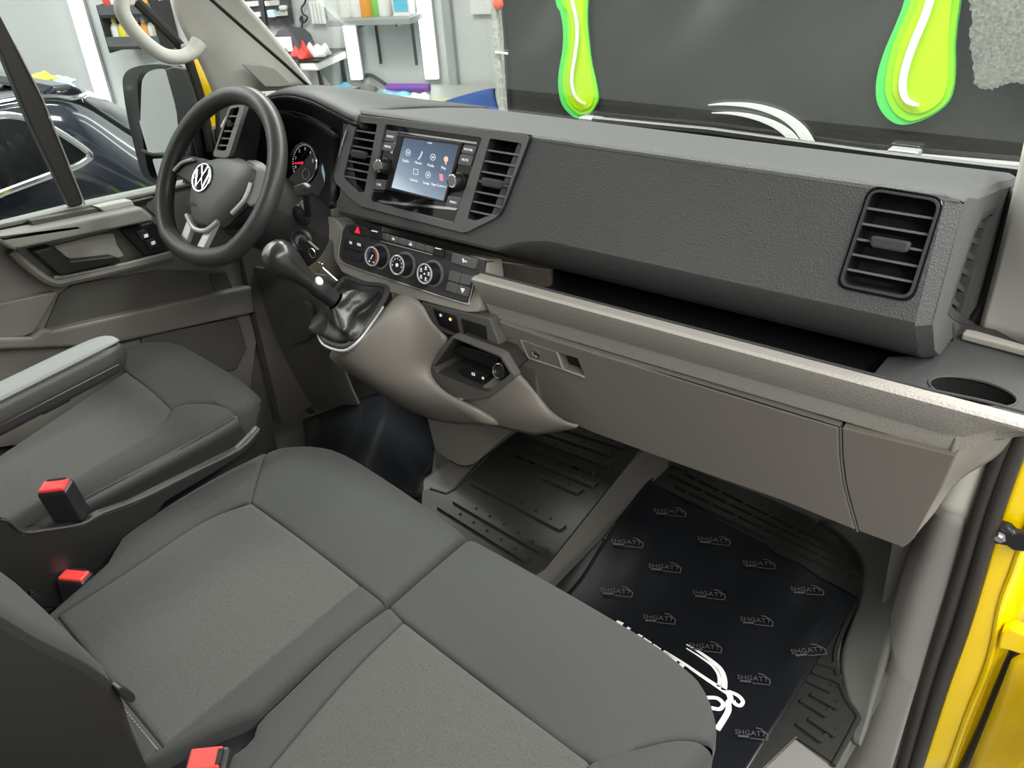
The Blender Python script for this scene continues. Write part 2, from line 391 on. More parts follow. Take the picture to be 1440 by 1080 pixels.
# side table with cap
a = W(392, 88, pl=PW, off=.2); b = W(468, 82, pl=PW, off=.2); tc_ = (a + b) / 2; TL_ = (b - a).length
tb = thing('side_table', 'small white topped table with thin dark legs by the grey wall', 'table', (tc_.x, tc_.y, GZ))
mk('table_top', wob(tc_, (TL_, .38, .05)), mat('table_white', (.72, .72, .68), .4), tb, bevel=.01)
mk('table_rim', wob(tc_ + Z * .03, (TL_ + .01, .39, .012)), BLK, tb)
for sx in (-.36, .44):
    for sy in (-.15, .15):
        q = tc_ + WD * sx * TL_ + WN * sy; mk('leg', wob((q.x, q.y, (GZ + tc_.z - .025) / 2), (.022, .022, tc_.z - .025 - GZ)), BLK, tb)
tz = tc_.z + .036
def ont(f, d=0.): q = tc_ + WD * f * TL_ + WN * d; return Vector((q.x, q.y, tz))
q = ont(-.16, .0); cp = thing('cap', 'dark peaked cap with a pale front patch on the small table', 'cap', q)
mk('crown', lathe(q, Z, [(0, .13), (.05, .132), (.11, .118), (.15, .08), (.165, .02)], 20), mat('cap_grey', (.06, .06, .07), .8), cp, smooth=True)
mk('front_patch', wob(q + WN * .122 + Z * .085, (.12, .012, .085)), CW, cp, bevel=.003)
mk('peak', prism([q + WN * .1 + WD * .12 * math.cos(t) + WN * .1 * math.sin(t) + Z * .01 for t in [i * math.pi / 10 for i in range(11)]], Z * .01), mat('cap_grey', (.06, .06, .07), .8), cp)
clothpile('polishing_cloth', 'crumpled red cloth in front of the dark cap', ont(.14, .1), .14, .12, .1, CR, seed=8, ang=AW)
clothpile('polishing_cloth', 'crumpled white cloth right of the red cloth on the small table', ont(.33, .06), .14, .12, .09, CW, seed=9, ang=AW)
q = ont(.1, .2); mk('hanging_strap', prism([q + Z * .01, q + WD * .03 + Z * .01, q + WD * .055 - Z * .2, q + WD * .02 - Z * .24, q - WD * .01 - Z * .2], WN * .012), mat('cap_grey', (.06, .06, .07), .8), bevel=.003, label='dark strap hanging over the front edge of the small table', cat='strap')
# pegboards
def pegboard(cr, label, rowsx, extra):
    P_ = [W(x_, y_, pl=PW, off=.05) for x_, y_ in crop(320, 0, 8.3, cr)]
    t = thing('pegboard', label, 'tool board', sum(P_, Vector()) / len(P_), 'tool boards on the wall')
    mk('board', prism(P_, -WN * .03), mat('board_black', (.05, .052, .055), .5), t)
    for (x0, y0, x1, y1) in rowsx:
        A, B = [W(x_, y_, pl=PW, off=.062) for x_, y_ in crop(320, 0, 8.3, [(x0, y0), (x1, y1)])]
        n = 9
        for i in range(n):
            q = A.lerp(B, (i + .5) / n); mk('hook', wob(q, ((B - A).length / n * .62, .02, .028)), CW, t)
    for (x0, y0, x1, y1, m_) in extra:
        A, B = [W(x_, y_, pl=PW, off=.07) for x_, y_ in crop(320, 0, 8.3, [(x0, y0), (x1, y1)])]
        mk('tool', wob((A + B) / 2, (abs((B - A).dot(WD)) + .01, .04, abs(B.z - A.z) + .01)), m_, t, bevel=.006)
pegboard([(60, -160), (395, -160), (450, 300), (200, 325), (110, 180)], 'black tool board with white hooks, left one, partly behind the windscreen pillar', [(150, 55, 360, 38), (180, 185, 385, 165)], [(120, 95, 150, 190, CW), (250, 295, 300, 315, STEEL)])
pegboard([(405, -160), (690, -160), (752, 282), (478, 302)], 'black tool board holding a pale blue tool, right one of the pair', [(440, 40, 600, 30), (565, 160, 695, 150)], [(480, 125, 560, 190, mat('pale_blue_tool', (.45, .62, .75), .4)), (620, 75, 680, 105, CW)])
P_ = [W(x_, y_, pl=PW, off=.015) for x_, y_ in crop(320, 0, 8.3, [(968, 85), (1130, 85), (1150, 212), (990, 212)])]
sw = thing('switch_panel', 'row of four white switches on the grey wall', 'switch', sum(P_, Vector()) / 4)
mk('backplate', prism(P_, -WN * .015), mat('switch_grey', (.25, .25, .24), .5), sw)
for i in range(4):
    q = P_[0].lerp(P_[1], (i + .5) / 4).lerp(P_[3].lerp(P_[2], (i + .5) / 4), .5)
    mk('rocker', wob(q + WN * .01, ((P_[1] - P_[0]).length / 4 * .82, .02, .13)), CW, sw, bevel=.003)
cab = spline([W(x_, y_, pl=PW, off=.02) for x_, y_ in crop(320, 0, 8.3, [(915, -20), (900, 40), (865, 90), (880, 160), (930, 200), (900, 260), (850, 235), (865, 190), (875, 260), (865, 330), (860, 500), (850, 640)])], 6)
mk('wall_cable', tube(cab, .006, 6), CK, smooth=True, label='thin dark looped cable hanging on the wall above the small table', cat='cable')
P_ = W(697 - 12, 2, pl=PW, off=.02); mk('notice_card', wob(P_ - WD * .03, (.16, .006, .14)), CW, label='small white card on the wall near the black banner', cat='card')
# bottle rack seen past the grab handle
ra = W(163, 50, pl=PW, off=.12); rb = W(236, 50, pl=PW, off=.12); rl = (rb - ra).length; rcn = (ra + rb) / 2
rk = thing('bottle_rack', 'dark wall rack full of small bottles behind the grab handle', 'rack', (rcn.x, rcn.y, rcn.z - .1))
for lv in (0, 1):
    z0 = rcn.z - .06 + lv * .20
    mk('tray', wob((rcn.x, rcn.y, z0), (rl, .2, .02)), CK, rk)
    mk('front_rail', wob(Vector((rcn.x, rcn.y, z0 + .04)) + WN * .095, (rl, .012, .06)), mat('rack_rail', (.12, .12, .13), .4), rk)
for s_ in (-1, 1): mk('side_panel', wob(Vector((rcn.x, rcn.y, rcn.z + .06)) + WD * s_ * rl / 2, (.015, .2, .3)), CK, rk)
pal = [('white', CW), ('yellow', CY), ('red', CR), ('black', CK), ('white', CW), ('orange', CO), ('white', CW)]
pd = dict(pal); combos = [((a, pd[a]), (b, pd[b])) for a, b in (('white', 'yellow'), ('yellow', 'black'), ('white', 'red'), ('black', 'white'), ('orange', 'white'), ('white', 'black'), ('yellow', 'yellow'), ('red', 'white'), ('white', 'white'), ('yellow', 'red'), ('black', 'yellow'), ('red', 'black'), ('orange', 'black'), ('black', 'orange'))]
for lv in (0, 1):
    for i in range(7):
        q = Vector((rcn.x, rcn.y, rcn.z - .05 + lv * .20)) + WD * rl * ((i + .5) / 7 - .5) + WN * .02
        (nb, mb), (nc, mc) = combos[i + 7 * lv]
        bottle('small_bottle', 'small %s bottle with %s cap on the %s tray of the wall rack' % (nb, nc, ('lower', 'upper')[lv]), q, .034, .17, mb, mc, 'bottles in the wall rack')
q = W(194, 66, pl=PW, off=.05); br_ = thing('brush', 'cream tapered brush hanging on the wall below the bottle rack', 'brush', q - Z * .08)
mk('bristles', lathe(q - Z * .09, Z, [(0, .008), (.08, .018), (.15, .028), (.16, .02)], 12), mat('cream_bristle', (.62, .6, .5), .7), br_, smooth=True)
mk('ferrule', lathe(q + Z * .07, Z, [(0, .02), (.03, .018), (.05, .008)], 12), STEEL, br_, smooth=True)
# banner with drips
BY = 3.30
BX0 = W(707, 80, y=BY).x
rows = []
for i in range(30):
    z = 2.4 - i / 29 * 2.9; row = []
    for j in range(90):
        x = BX0 + j / 89 * 5.2; k = max(0, min(.9, (z - .58) * 1.6))
        wv = .10 * k * ((.5 + .5 * math.sin(9.3 * (x - .75 * z))) ** 2 + .5 * (.5 + .5 * math.sin(17.1 * (x - .85 * z) + 1)) ** 2) * (.5 + .5 * math.cos(.85 * (x - BX0 - .3)))
        row.append((x, BY + .004 + wv, z))
    rows.append(row)
bn = thing('banner', 'large black vinyl banner with green drips and white car outline', 'banner', (BX0 + 2.6, BY + .03, -0.5))
patch('vinyl', rows, BANNER, bn, .004, 1)
def drip(offx, offy, s, layers, hl, hw):
    for k, (nm, pts, m_) in enumerate(layers):
        P_ = spline([W(offx + a / s, offy + b / s, y=BY - .004 * k - .012) for a, b in pts], 4, True)
        mk(nm, prism(P_, Y * .004), m_, bn)
    P_ = spline([W(offx + a / s, offy + b / s, y=BY - .03) for a, b in hl], 4)
    n = len(P_); mk('drip_highlight', ribbon(P_, [hw * (1 - .75 * (i / (n - 1)) ** 6) for i in range(n)], -Y, .003), WHITE, bn)
DG = mat('drip_green', (.10, .72, .13), .5); DL = mat('drip_lime', (.32, .80, .01), .5); DY = mat('drip_yellow', (.50, .78, .0), .5)
drip(780, 0, 6, [
    ('drip_outline', [(-60, -500), (5, 0), (45, 100), (70, 250), (65, 420), (35, 600), (30, 740), (60, 880), (130, 965), (200, 998), (300, 960), (355, 880), (368, 820), (350, 700), (310, 520), (285, 300), (275, 100), (285, -500)], DG),
    ('drip_band', [(-5, -500), (55, 0), (100, 100), (110, 300), (105, 420), (70, 600), (68, 740), (100, 860), (150, 925), (215, 968), (300, 945), (345, 880), (358, 820), (340, 700), (300, 520), (275, 300), (265, 100), (272, -500)], DL),
    ('drip_core', [(30, -500), (85, 0), (130, 150), (140, 300), (130, 480), (105, 620), (105, 740), (130, 840), (170, 900), (235, 930), (300, 900), (325, 830), (318, 720), (290, 560), (255, 350), (240, 150), (240, -500)], DY)],
    [(110, -300), (145, 0), (178, 150), (188, 300), (172, 450), (147, 600), (142, 700), (162, 790), (205, 850), (262, 880)], .016)
drip(1220, 0, 5.4, [
    ('drip_outline', [(400, -500), (280, 0), (215, 180), (130, 380), (75, 560), (62, 700), (80, 800), (140, 890), (220, 940), (300, 945), (400, 920), (520, 860), (620, 770), (660, 650), (670, 500), (668, 350), (685, 180), (712, 0), (760, -500)], DG),
    ('drip_band', [(440, -500), (330, 0), (280, 130), (190, 350), (145, 540), (133, 660), (150, 760), (210, 860), (280, 905), (340, 916), (420, 895), (520, 845), (610, 760), (648, 650), (658, 500), (656, 350), (672, 180), (700, 0), (745, -500)], DL),
    ('drip_core', [(500, -500), (390, 0), (330, 150), (245, 350), (200, 540), (187, 660), (205, 740), (260, 820), (340, 860), (430, 852), (520, 800), (580, 720), (605, 600), (608, 450), (612, 250), (640, 0), (690, -500)], DY)],
    [(560, -300), (475, 0), (420, 160), (340, 350), (285, 520), (265, 640), (275, 720), (310, 775), (390, 800)], .026)
for nm, pts, w0 in (('car_outline', [(598, 280), (650, 277), (720, 283), (785, 303), (830, 332), (856, 362), (874, 396), (886, 440)], .042), ('car_outline', [(608, 301), (660, 302), (720, 312), (775, 332), (815, 360), (842, 396), (858, 440)], .034)):
    P_ = spline([W(x_, y_, y=BY - .02) for x_, y_ in crop(680, 0, 1.895, pts)], 4); n = len(P_)
    mk(nm, ribbon(P_, [w0 * min(1, .08 + 1.4 * i / n) for i in range(n)], -Y, .003), WHITE, bn)
q = W(701, 70, y=BY - .03)
bp = thing('banner_post', 'speckled pale upright post at the left edge of the black banner', 'post', (q.x, q.y, GZ))
mk('upright', box((q.x, q.y, 1.0), (.034, .03, 3.2)), mat('galvanised', (.46, .47, .44), .5, var=.3, vscale=60), bp, bevel=.003)
q2 = W(699, 6, y=BY - .06); mk('red_knob', lathe(q2 - Y * -.02, -Y, [(0, .02), (.01, .026), (.025, .022), (.03, .01)], 14), mat('red_knob_plastic', (.8, .12, .06), .4), bp, smooth=True)
q2 = W(709, 75, y=BY - .05); mk('tie', tube([q2 - X * .05, q2, q2 + X * .02], .006, 6), CW, bp, smooth=True)
# fleece towel hung on the banner
out = crop(1220, 0, 5.4, [(775, -300), (782, 0), (785, 150), (778, 300), (795, 450), (805, 600), (830, 660), (900, 690), (1000, 660), (1080, 640), (1188, 632), (1400, 640), (1420, 300), (1410, -300)])
O3 = spline([W(a, b, y=BY - .05) for a, b in out], 5, True)
O3 = [p + Vector((random.uniform(-.006, .006), 0, random.uniform(-.006, .006))) for p in O3]
mk('fleece_cloth', prism(O3, Y * .03), FLEECE, bevel=.012, seg=3, label='grey fleecy cloth hanging at the right end of the black banner', cat='cloth')

# ---------------------------------------------------------------- the dark car outside the driver window
cx_ = -3.15
car = thing('car', 'dark navy parked car with chrome trimmed rear quarter window', 'car', (-3.9, 1.6, GZ))
def cw(pts, x): return [W(a, b, x=x) for a, b in pts]
rows = [cw([(-90, 165), (0, 140), (60, 133), (112, 138), (150, 165), (200, 197), (270, 240)], -3.42),
        cw([(-90, 190), (0, 165), (60, 158), (105, 160), (150, 185), (200, 222), (280, 262)], -3.27),
        cw([(-90, 270), (0, 245), (60, 235), (115, 225), (160, 232), (220, 260), (300, 290)], -3.17),
        cw([(-90, 370), (0, 330), (60, 315), (115, 300), (170, 292), (230, 300), (300, 325)], -3.12),
        cw([(-90, 560), (0, 520), (60, 500), (115, 470), (170, 460), (230, 470), (300, 500)], -3.12)]
patch('body_side', rows, CARP, car, .02, 2)
rows = [cw([(-90, 165), (0, 139), (60, 132), (112, 137)], -3.41), cw([(-90, 142), (0, 122), (60, 116), (105, 119)], -3.75), cw([(-90, 128), (0, 112), (60, 107), (100, 112)], -4.4), cw([(-90, 126), (0, 110), (60, 105), (98, 111)], -4.9)]
patch('roof', rows, CARP, car, .02, 2)
rows = [cw([(112, 137), (150, 164), (200, 196), (270, 239)], -3.41), cw([(116, 128), (160, 150), (215, 185), (280, 225)], -3.9), cw([(112, 122), (165, 146), (220, 180), (285, 220)], -4.8)]
patch('rear_window', rows, TINT, car, .02, 2)
sp = cw([(75, 121), (100, 119), (119, 127), (116, 140), (85, 136), (60, 131)], -3.45)
mk('spoiler', prism(sp, Vector((-1.2, 0, .02))), CARP, car, bevel=.015, seg=3)
wp = [(-95, 178), (0, 165), (35, 166), (70, 178), (100, 197), (122, 216), (117, 224), (100, 234), (60, 248), (0, 270), (-95, 305)]
w3 = spline(cw(wp, -3.16), 4, True); w3 = [p + X * -(max(0, (p.z - .62)) * .35 - .02) for p in w3]
mk('quarter_window', prism(w3, X * -.02), TINT, car)
mk('window_trim', tube(w3, .012, 8, closed=True), CHROME, car, smooth=True)
st = [p + X * .02 for p in cw([(-90, 168), (0, 142), (60, 136), (100, 137), (116, 131)], -3.40)]
mk('roof_trim', tube(spline(st, 4), .009, 8), CHROME, car, smooth=True)
q = W(52, 107, x=-4.2); clothpile('detailing_cloth', 'yellow cloth lying on the roof of the dark car', (q.x, q.y, q.z - .02), .14, .12, .035, CY, seed=11)
q = W(82, 110, x=-4.2); clothpile('detailing_cloth', 'pale blue cloth lying on the roof of the dark car', (q.x, q.y, q.z - .02), .15, .1, .025, mat('pale_blue_cloth', (.35, .55, .72), .9), seed=12)

# ================================================================== VAN BODY
van = thing('van_body', 'yellow van cab shell with pale pillars, windscreen and door seals', 'van', (-1.1, 1.2, GZ))
def wy(rows): return [[W(a, b, y=c) for a, b, c in r] for r in rows]
# floor pan, raised middle, firewall
CARPET = mat('footwell_carpet', (.085, .088, .078), .8, bump=.4, bscale=500)
mk('floor_pan', box((-1.17, 0.95, -0.02), (1.80, 1.7, 0.04)), CARPET, van)
mid = [(-1.42, 0.7, 0.0), (-1.40, 0.7, 0.075), (-1.00, 0.7, 0.075), (-0.952, 0.7, 0.0)]
mk('floor_tunnel', prism([Vector(p) for p in mid], Y * 1.05), GREYD, van, bevel=.012)
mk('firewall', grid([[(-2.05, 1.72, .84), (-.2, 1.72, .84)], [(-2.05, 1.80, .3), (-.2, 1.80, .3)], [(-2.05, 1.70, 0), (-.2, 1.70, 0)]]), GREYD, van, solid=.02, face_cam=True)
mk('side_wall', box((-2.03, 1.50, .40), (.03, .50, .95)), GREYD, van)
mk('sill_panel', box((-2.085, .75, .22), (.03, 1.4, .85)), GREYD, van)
mk('door_step', box((-.325, 1.05, -.06), (.08, .36, .05)), CARPET, van, bevel=.005)
mk('wing', box((-.15, 1.78, .12), (.10, .44, 1.12)), YEL, van, bevel=.02)
mk('post_core', box((-.23, 1.45, .12), (.20, .04, 1.15)), GREYD, van)
# windscreen and cowl
ws = [(-2.02, 1.66, .885), (-.22, 1.66, .885), (-.36, .98, 1.72), (-1.86, .98, 1.72)]
mk('windscreen', prism([Vector(p) for p in ws], Vector((0, .005, .004))), GLASS, van)
cow = [W(835, 170, y=1.66), W(1000, 186, y=1.66), W(1250, 221, y=1.66), W(1436, 243, y=1.66)]
mk('windscreen_seal', tube(cow, .010, 8), BLK, van, smooth=True)
mk('bonnet_edge', tube([W(985, 200, y=1.80), W(1130, 212, y=1.80), W(1270, 224, y=1.80), W(1436, 239, y=1.80)], .014, 8), mat('grey_cowl', (.25, .25, .24), .4), van, smooth=True)
mk('wiper_rail', tube([W(1180, 221, y=1.72), W(1300, 233, y=1.72), W(1436, 249, y=1.72)], .007, 8), SILVER, van, smooth=True)
for a, b in ((832, 168), (1272, 214)):
    q = W(a, b, y=1.69)
    mk('washer_nozzle', box(q, (.055, .03, .012)), SILVER, van, bevel=.004); mk('nozzle_base', box(q - Z * .009 + X * .012, (.05, .026, .007)), BLK, van, bevel=.002)
q = W(1425, 270, y=1.72); mk('bonnet_paint', box(q, (.09, .05, .012)), YEL, van, bevel=.003)
# roof above, with header
mk('roof_lining', box((-1.1, .25, 1.80), (1.9, 1.5, .03)), BEIGE, van, bevel=.01)
mk('bulkhead', box((-1.1, -.52, .60), (1.9, .03, 2.4)), GREYD, van)
# left A pillar
LP = lambda r: [[W(a, b, x=c) for a, b, c in q] for q in r]
patch('pillar_trim', LP([[(120, -300, -1.95), (140, -300, -1.91), (175, -300, -1.88), (195, -300, -1.86)], [(250, -60, -1.97), (262, -60, -1.93), (300, -40, -1.90), (318, -40, -1.88)],
                         [(235, 0, -2.00), (262, 0, -1.95), (310, 0, -1.92), (338, 0, -1.90)],
                         [(262, 55, -2.00), (298, 45, -1.95), (345, 40, -1.93), (368, 30, -1.91)],
                         [(285, 95, -2.00), (320, 85, -1.95), (380, 80, -1.93), (402, 70, -1.91)],
                         [(300, 135, -2.00), (345, 130, -1.95), (420, 125, -1.93), (444, 128, -1.91)]]), BEIGE, van, .012, 2)
edge = [W(a, b, x=-1.89) for a, b in ((255, -80), (296, 0), (345, 43), (400, 92), (436, 124))]
edge = [W(a, b, x=-1.885) for a, b in ((240, -60), (296, 0), (345, 43), (400, 92), (436, 124))]
g = [W(a, b, x=-1.925) for a, b in crop(320, 0, 8.3, [(165, 750), (385, 762), (540, 800), (740, 990), (600, 1010), (430, 1010)])]
mk('pillar_grille', prism(g, X * .004), BEIGED, van, bevel=.001)
mk('windscreen_edge', tube([W(a, b, x=-1.88) for a, b in ((293, -4), (345, 42), (400, 90), (437, 124))], .004, 6), BLK, van, smooth=True)
# yellow door frame strip and seals beside the mirror
P_ = [W(a, b, x=-2.045) for a, b in ((266, 78), (284, 80), (293, 100), (303, 130), (305, 200), (298, 208), (284, 150))]
mk('painted_frame', prism(P_, X * -.02), YEL, van)
mk('door_frame_seal', tube(spline([W(a, b, x=-2.03) for a, b in ((190, 0), (225, 35), (258, 70), (270, 100), (285, 150), (297, 212))], 5), .012, 8), SEALM, van, smooth=True)
mk('frame_lip', tube(spline([W(a, b, x=-2.01) for a, b in ((286, 78), (295, 100), (304, 132), (307, 195))], 5), .006, 8), SEALM, van, smooth=True)
P_ = spline([W(a, b, x=-1.95) for a, b in ((176, -25), (171, 5), (176, 25), (196, 52), (222, 73), (240, 80), (258, 79), (271, 72), (280, 60))], 5)
gh = mk('grab_handle', tube(P_, [.016] * (len(P_) - 8) + [.017, .017, .017, .018, .019, .019, .02, .02], 12), BEIGE, van, smooth=True)
mk('handle_foot', prism([W(a, b, x=-1.955) for a, b in crop(140, 0, 8, [(985, 500), (1050, 500), (1130, 560), (1165, 615), (1050, 640), (1000, 600)])], X * -.03), BEIGE, van, bevel=.004)
mk('handle_foot', prism([W(a, b, x=-1.955) for a, b in ((172, -15), (196, -15), (190, 8), (180, 8))], X * -.03), BEIGE, van, bevel=.004)
# right A pillar, hinge post
mk('pillar_upper', tube([Vector((-.19, 1.60, .93)), Vector((-.215, 1.35, 1.27)), Vector((-.25, 1.0, 1.70)), Vector((-.27, .9, 1.79))], [.035, .04, .045, .05], 10), BEIGE, van, smooth=True)
patch('pillar_trim', wy([[(1440, 200, 1.52), (1462, 195, 1.46), (1500, 190, 1.40)], [(1421, 285, 1.50), (1455, 280, 1.44), (1500, 280, 1.38)], [(1396, 390, 1.47), (1435, 390, 1.43), (1500, 400, 1.36)], [(1374, 470, 1.44), (1410, 482, 1.42), (1500, 505, 1.36)]]), BEIGE, van, .012, 2)
patch('pillar_seal', wy([[(1412, 262, 1.55), (1432, 262, 1.52)], [(1407, 310, 1.52), (1418, 300, 1.50)], [(1380, 400, 1.50), (1396, 392, 1.48)], [(1356, 467, 1.47), (1376, 472, 1.45)]]), SEALM, van, .01, 1)
patch('inner_post', wy([[(1340, 655, 1.335), (1392, 640, 1.33)], [(1330, 690, 1.335), (1376, 690, 1.33)], [(1310, 722, 1.335), (1358, 734, 1.33)]]), CREAM, van, .01, 1)
patch('kick_panel', wy([[(1300, 712, 1.40), (1316, 717, 1.335), (1338, 722, 1.325), (1360, 731, 1.33)], [(1278, 775, 1.41), (1292, 780, 1.335), (1314, 790, 1.325), (1342, 800, 1.325)], [(1256, 845, 1.40), (1270, 850, 1.335), (1292, 860, 1.325), (1322, 868, 1.325)], [(1230, 945, 1.39), (1244, 948, 1.33), (1266, 955, 1.32), (1293, 950, 1.32)], [(1180, 1100, 1.34), (1196, 1100, 1.315), (1222, 1100, 1.31), (1250, 1095, 1.31)]]), mat('kick_grey', (.27, .255, .24), .5), van, .01, 2)
def wz(rows): return [[W(a, b, z=c) if c < 1 else W(a, b, y=c) for a, b, c in r] for r in rows]
patch('footwell_side', wz([[(1150, 735, .05), (1240, 745, 1.55), (1300, 745, 1.45)], [(1228, 790, .004), (1262, 800, 1.50), (1290, 775, 1.41)], [(1192, 875, .004), (1232, 880, .05), (1258, 870, 1.405)], [(1176, 930, .004), (1212, 935, .02), (1242, 930, .06)], [(1192, 985, .004), (1208, 988, .012), (1228, 978, .03)], [(1206, 1010, .004), (1212, 1014, .008), (1218, 1014, .014)], [(1198, 1040, .004), (1203, 1044, .006), (1208, 1046, .008)]]), CARPET, van, .01, 2)
for nm, pts, r in (('door_seal', [(1438, 570), (1412, 625), (1390, 682), (1371, 738), (1349, 812), (1328, 880), (1303, 960), (1266, 1095)], .0135), ('door_seal', [(1460, 570), (1434, 622), (1413, 676), (1392, 740), (1370, 820), (1349, 890), (1321, 970), (1282, 1095)], .0145)):
    mk(nm, tube(spline([W(a, b, y=1.325) for a, b in pts], 5), r, 12), SEALM, van, smooth=True)
patch('hinge_post', wy([[(1505, 450, 1.345), (1540, 450, 1.345), (1580, 450, 1.40)], [(1452, 600, 1.345), (1490, 600, 1.345), (1530, 600, 1.40)], [(1402, 730, 1.345), (1450, 735, 1.345), (1500, 740, 1.40)], [(1374, 825, 1.345), (1420, 832, 1.345), (1465, 830, 1.39)], [(1336, 935, 1.345), (1385, 940, 1.345), (1425, 935, 1.38)], [(1283, 1100, 1.345), (1328, 1100, 1.345), (1352, 1100, 1.38)]]), YEL, van, .01, 2)
mk('post_bead', tube(spline([W(a, b, y=1.347) for a, b in ((1462, 690), (1430, 790), (1408, 850), (1392, 930), (1360, 1010), (1330, 1095))], 5), .006, 8), YEL, van, smooth=True)
# hinge and check strap
P_ = crop(1240, 820, 4.155, [(690, 305), (700, 285), (760, 270), (900, 330), (900, 440), (830, 425), (735, 395), (672, 388)])
mk('door_hinge', prism([W(a, b, y=1.33) for a, b in P_], Y * .03), YEL, van, bevel=.005, seg=3)
P_ = crop(1240, 600, 4.5, [(715, 640), (740, 625), (800, 640), (840, 680), (960, 690), (960, 800), (880, 795), (830, 790), (790, 760), (705, 745)])
cs = mk('check_strap', prism([W(a, b, y=1.32) for a, b in P_], Y * .02), BLK, van, bevel=.005, seg=3)
q = W(1240 + 748 / 4.5, 600 + 695 / 4.5, y=1.318)
mk('bolt', lathe(q, (0, -1, 0), [(0, .010), (.004, .010), (.005, .007), (.009, .006), (.009, .0)], 6), STEEL, cs)
# open passenger door edge
dr = thing('passenger_door', 'edge of the open yellow passenger door with glossy film', 'door', (.05, 1.28, -.3))
patch('door_shell', wy([[(1422, 928, 1.33), (1470, 900, 1.33), (1540, 900, 1.30)], [(1400, 985, 1.325), (1450, 990, 1.31), (1540, 1000, 1.28)], [(1378, 1040, 1.325), (1435, 1045, 1.31), (1540, 1060, 1.27)], [(1355, 1095, 1.325), (1415, 1100, 1.31), (1540, 1110, 1.27)]]), YEL, dr, .02, 2)
random.seed(3)
rows = []
for i in range(9):
    row = []
    for j in range(7):
        px = 1424 - i * 8.5 + j * 13 ; py = 930 + i * 21 + j * 5
        row.append(W(px, py, y=1.300 - .003 * j - random.uniform(0, .012)))
    rows.append(row)
patch('protective_film', rows, glassmat('clear_film', (.97, .95, .85), .08, .9), dr, 0, 1)
mk('door_gap_seal', tube(spline([W(a, b, y=1.36) for a, b in ((1475, 850), (1432, 905), (1405, 965), (1380, 1025), (1348, 1095))], 4), .008, 8), BLK, dr, smooth=True)

# ================================================================== DASHBOARD
db = thing('dashboard', 'charcoal and warm grey van dashboard with glovebox and tray', 'dashboard', (-1.1, 1.35, .4))
def FP(x, b, off=0.0): return Vector((x, 1.20, .804)) + UF * b + NF * off
bez_o = WL([(496, 161), (745, 190), (702, 304), (653, 328), (502, 289), (467, 252), (482, 189)], pl=PF)
bez_c = sum(bez_o, Vector()) / len(bez_o)
hole_c = [p + (bez_c - p) * .07 for p in bez_o]
vo = rnd(WL(crop(1040, 200, 3.6, [(660, 215), (1045, 280), (880, 815), (485, 735)]), pl=PF), .018)
vi = rnd(WL(crop(1040, 200, 3.6, [(675, 245), (1015, 300), (860, 780), (520, 715)]), pl=PF), .014)
vm = rnd(WL(crop(1040, 200, 3.6, [(668, 232), (1030, 290), (870, 797), (505, 722)]), pl=PF), .016)
BT = .1805
bot = [(-.30, 0), (-.94, 0), (-1.00, -.012), (-1.06, -.035), (-1.50, -.035)]
outer = [FP(x, b) for x, b in bot] + [FP(-1.50, BT - .012), FP(-.30, BT - .012)]
tri = plate(outer, [hole_c, vm], NF * -.002)
rows = []
for x in (-1.50, -.30, -.287, -.28):
    k = {-.287: .006, -.28: .016}.get(x, 0.0)
    r = [FP(x, BT - .012, -k)]
    for t in (0.25, .5, .75, 1):
        r.append(FP(x, BT - .012, 0).lerp(FP(x, BT, 0), 1 - (1 - t) ** 2).lerp(Vector((x, 1.275, .972)), t * t) - Z * k * .7 + Y * k * .7)
    r += [Vector((x, 1.34, .958 - k)), Vector((x, 1.48, .93 - k)), Vector((x, 1.62, .897 - k))]
    rows.append(r)
topg = grid(rows)
low = []
for x, b in [(-.30, 0)] + bot[1:]:
    low.append([FP(x, b), FP(x, b - .006, -.004), Vector((x, 1.245, min(.735, FP(x, b).z - .025))), Vector((x, 1.275, .712))])
lowg = grid(low)
cap_pts = [Vector((-.28, p.y, p.z)) for p in rows[-1][:]] + [Vector((-.28, 1.62, .72)), Vector((-.28, 1.285, .718)), Vector((-.28, 1.245, .74)), FP(-.28, .004, -.016)]
side = [Vector((-.30, 1.275, .712)), Vector((-.30, 1.245, .735)), FP(-.30, -.006, -.004), FP(-.30, 0), FP(-.30, BT - .012)]
sideb = [Vector((-.28, 1.285, .718)), Vector((-.28, 1.252, .742)), FP(-.28, 0, -.014), FP(-.28, .006, -.016), FP(-.28, BT - .012, -.016)]
# end cap with an opening for the side vent
SVp = [(1393, 294), (1404, 300), (1392, 365), (1362, 448), (1338, 432), (1352, 385), (1372, 330)]
sv = [W(a, b, x=-.28) for a, b in crop(1040, 200, 3.6, [(1275, 345), (1290, 350), (1260, 420), (1205, 640), (1130, 905), (1075, 870), (1062, 850), (1110, 690), (1190, 450), (1230, 370)])]
endc = [sideb[4]] + [Vector((-.28, p.y, p.z)) for p in rows[-1][1:]] + [Vector((-.28, 1.62, .72)), sideb[0], sideb[1], sideb[2]]
capg = plate(endc, [sv], X * -.002)
mk('upper_pad', join(tri, topg, lowg, grid([side, sideb]), capg), PAD, db, smooth=True, sharp=28)
svp = mk('side_outlet', plate([p + (p - sum(sv, Vector()) / len(sv)) * .06 + X * .001 for p in sv], [[p + (sum(sv, Vector()) / len(sv) - p) * .08 + X * .001 for p in sv]], X * -.006), PADS, db)
svc = sum(sv, Vector()) / len(sv)
mk('duct', prism([svc + (p - svc) * 1.5 - X * .028 for p in sv], X * -.01), DEEP, svp)
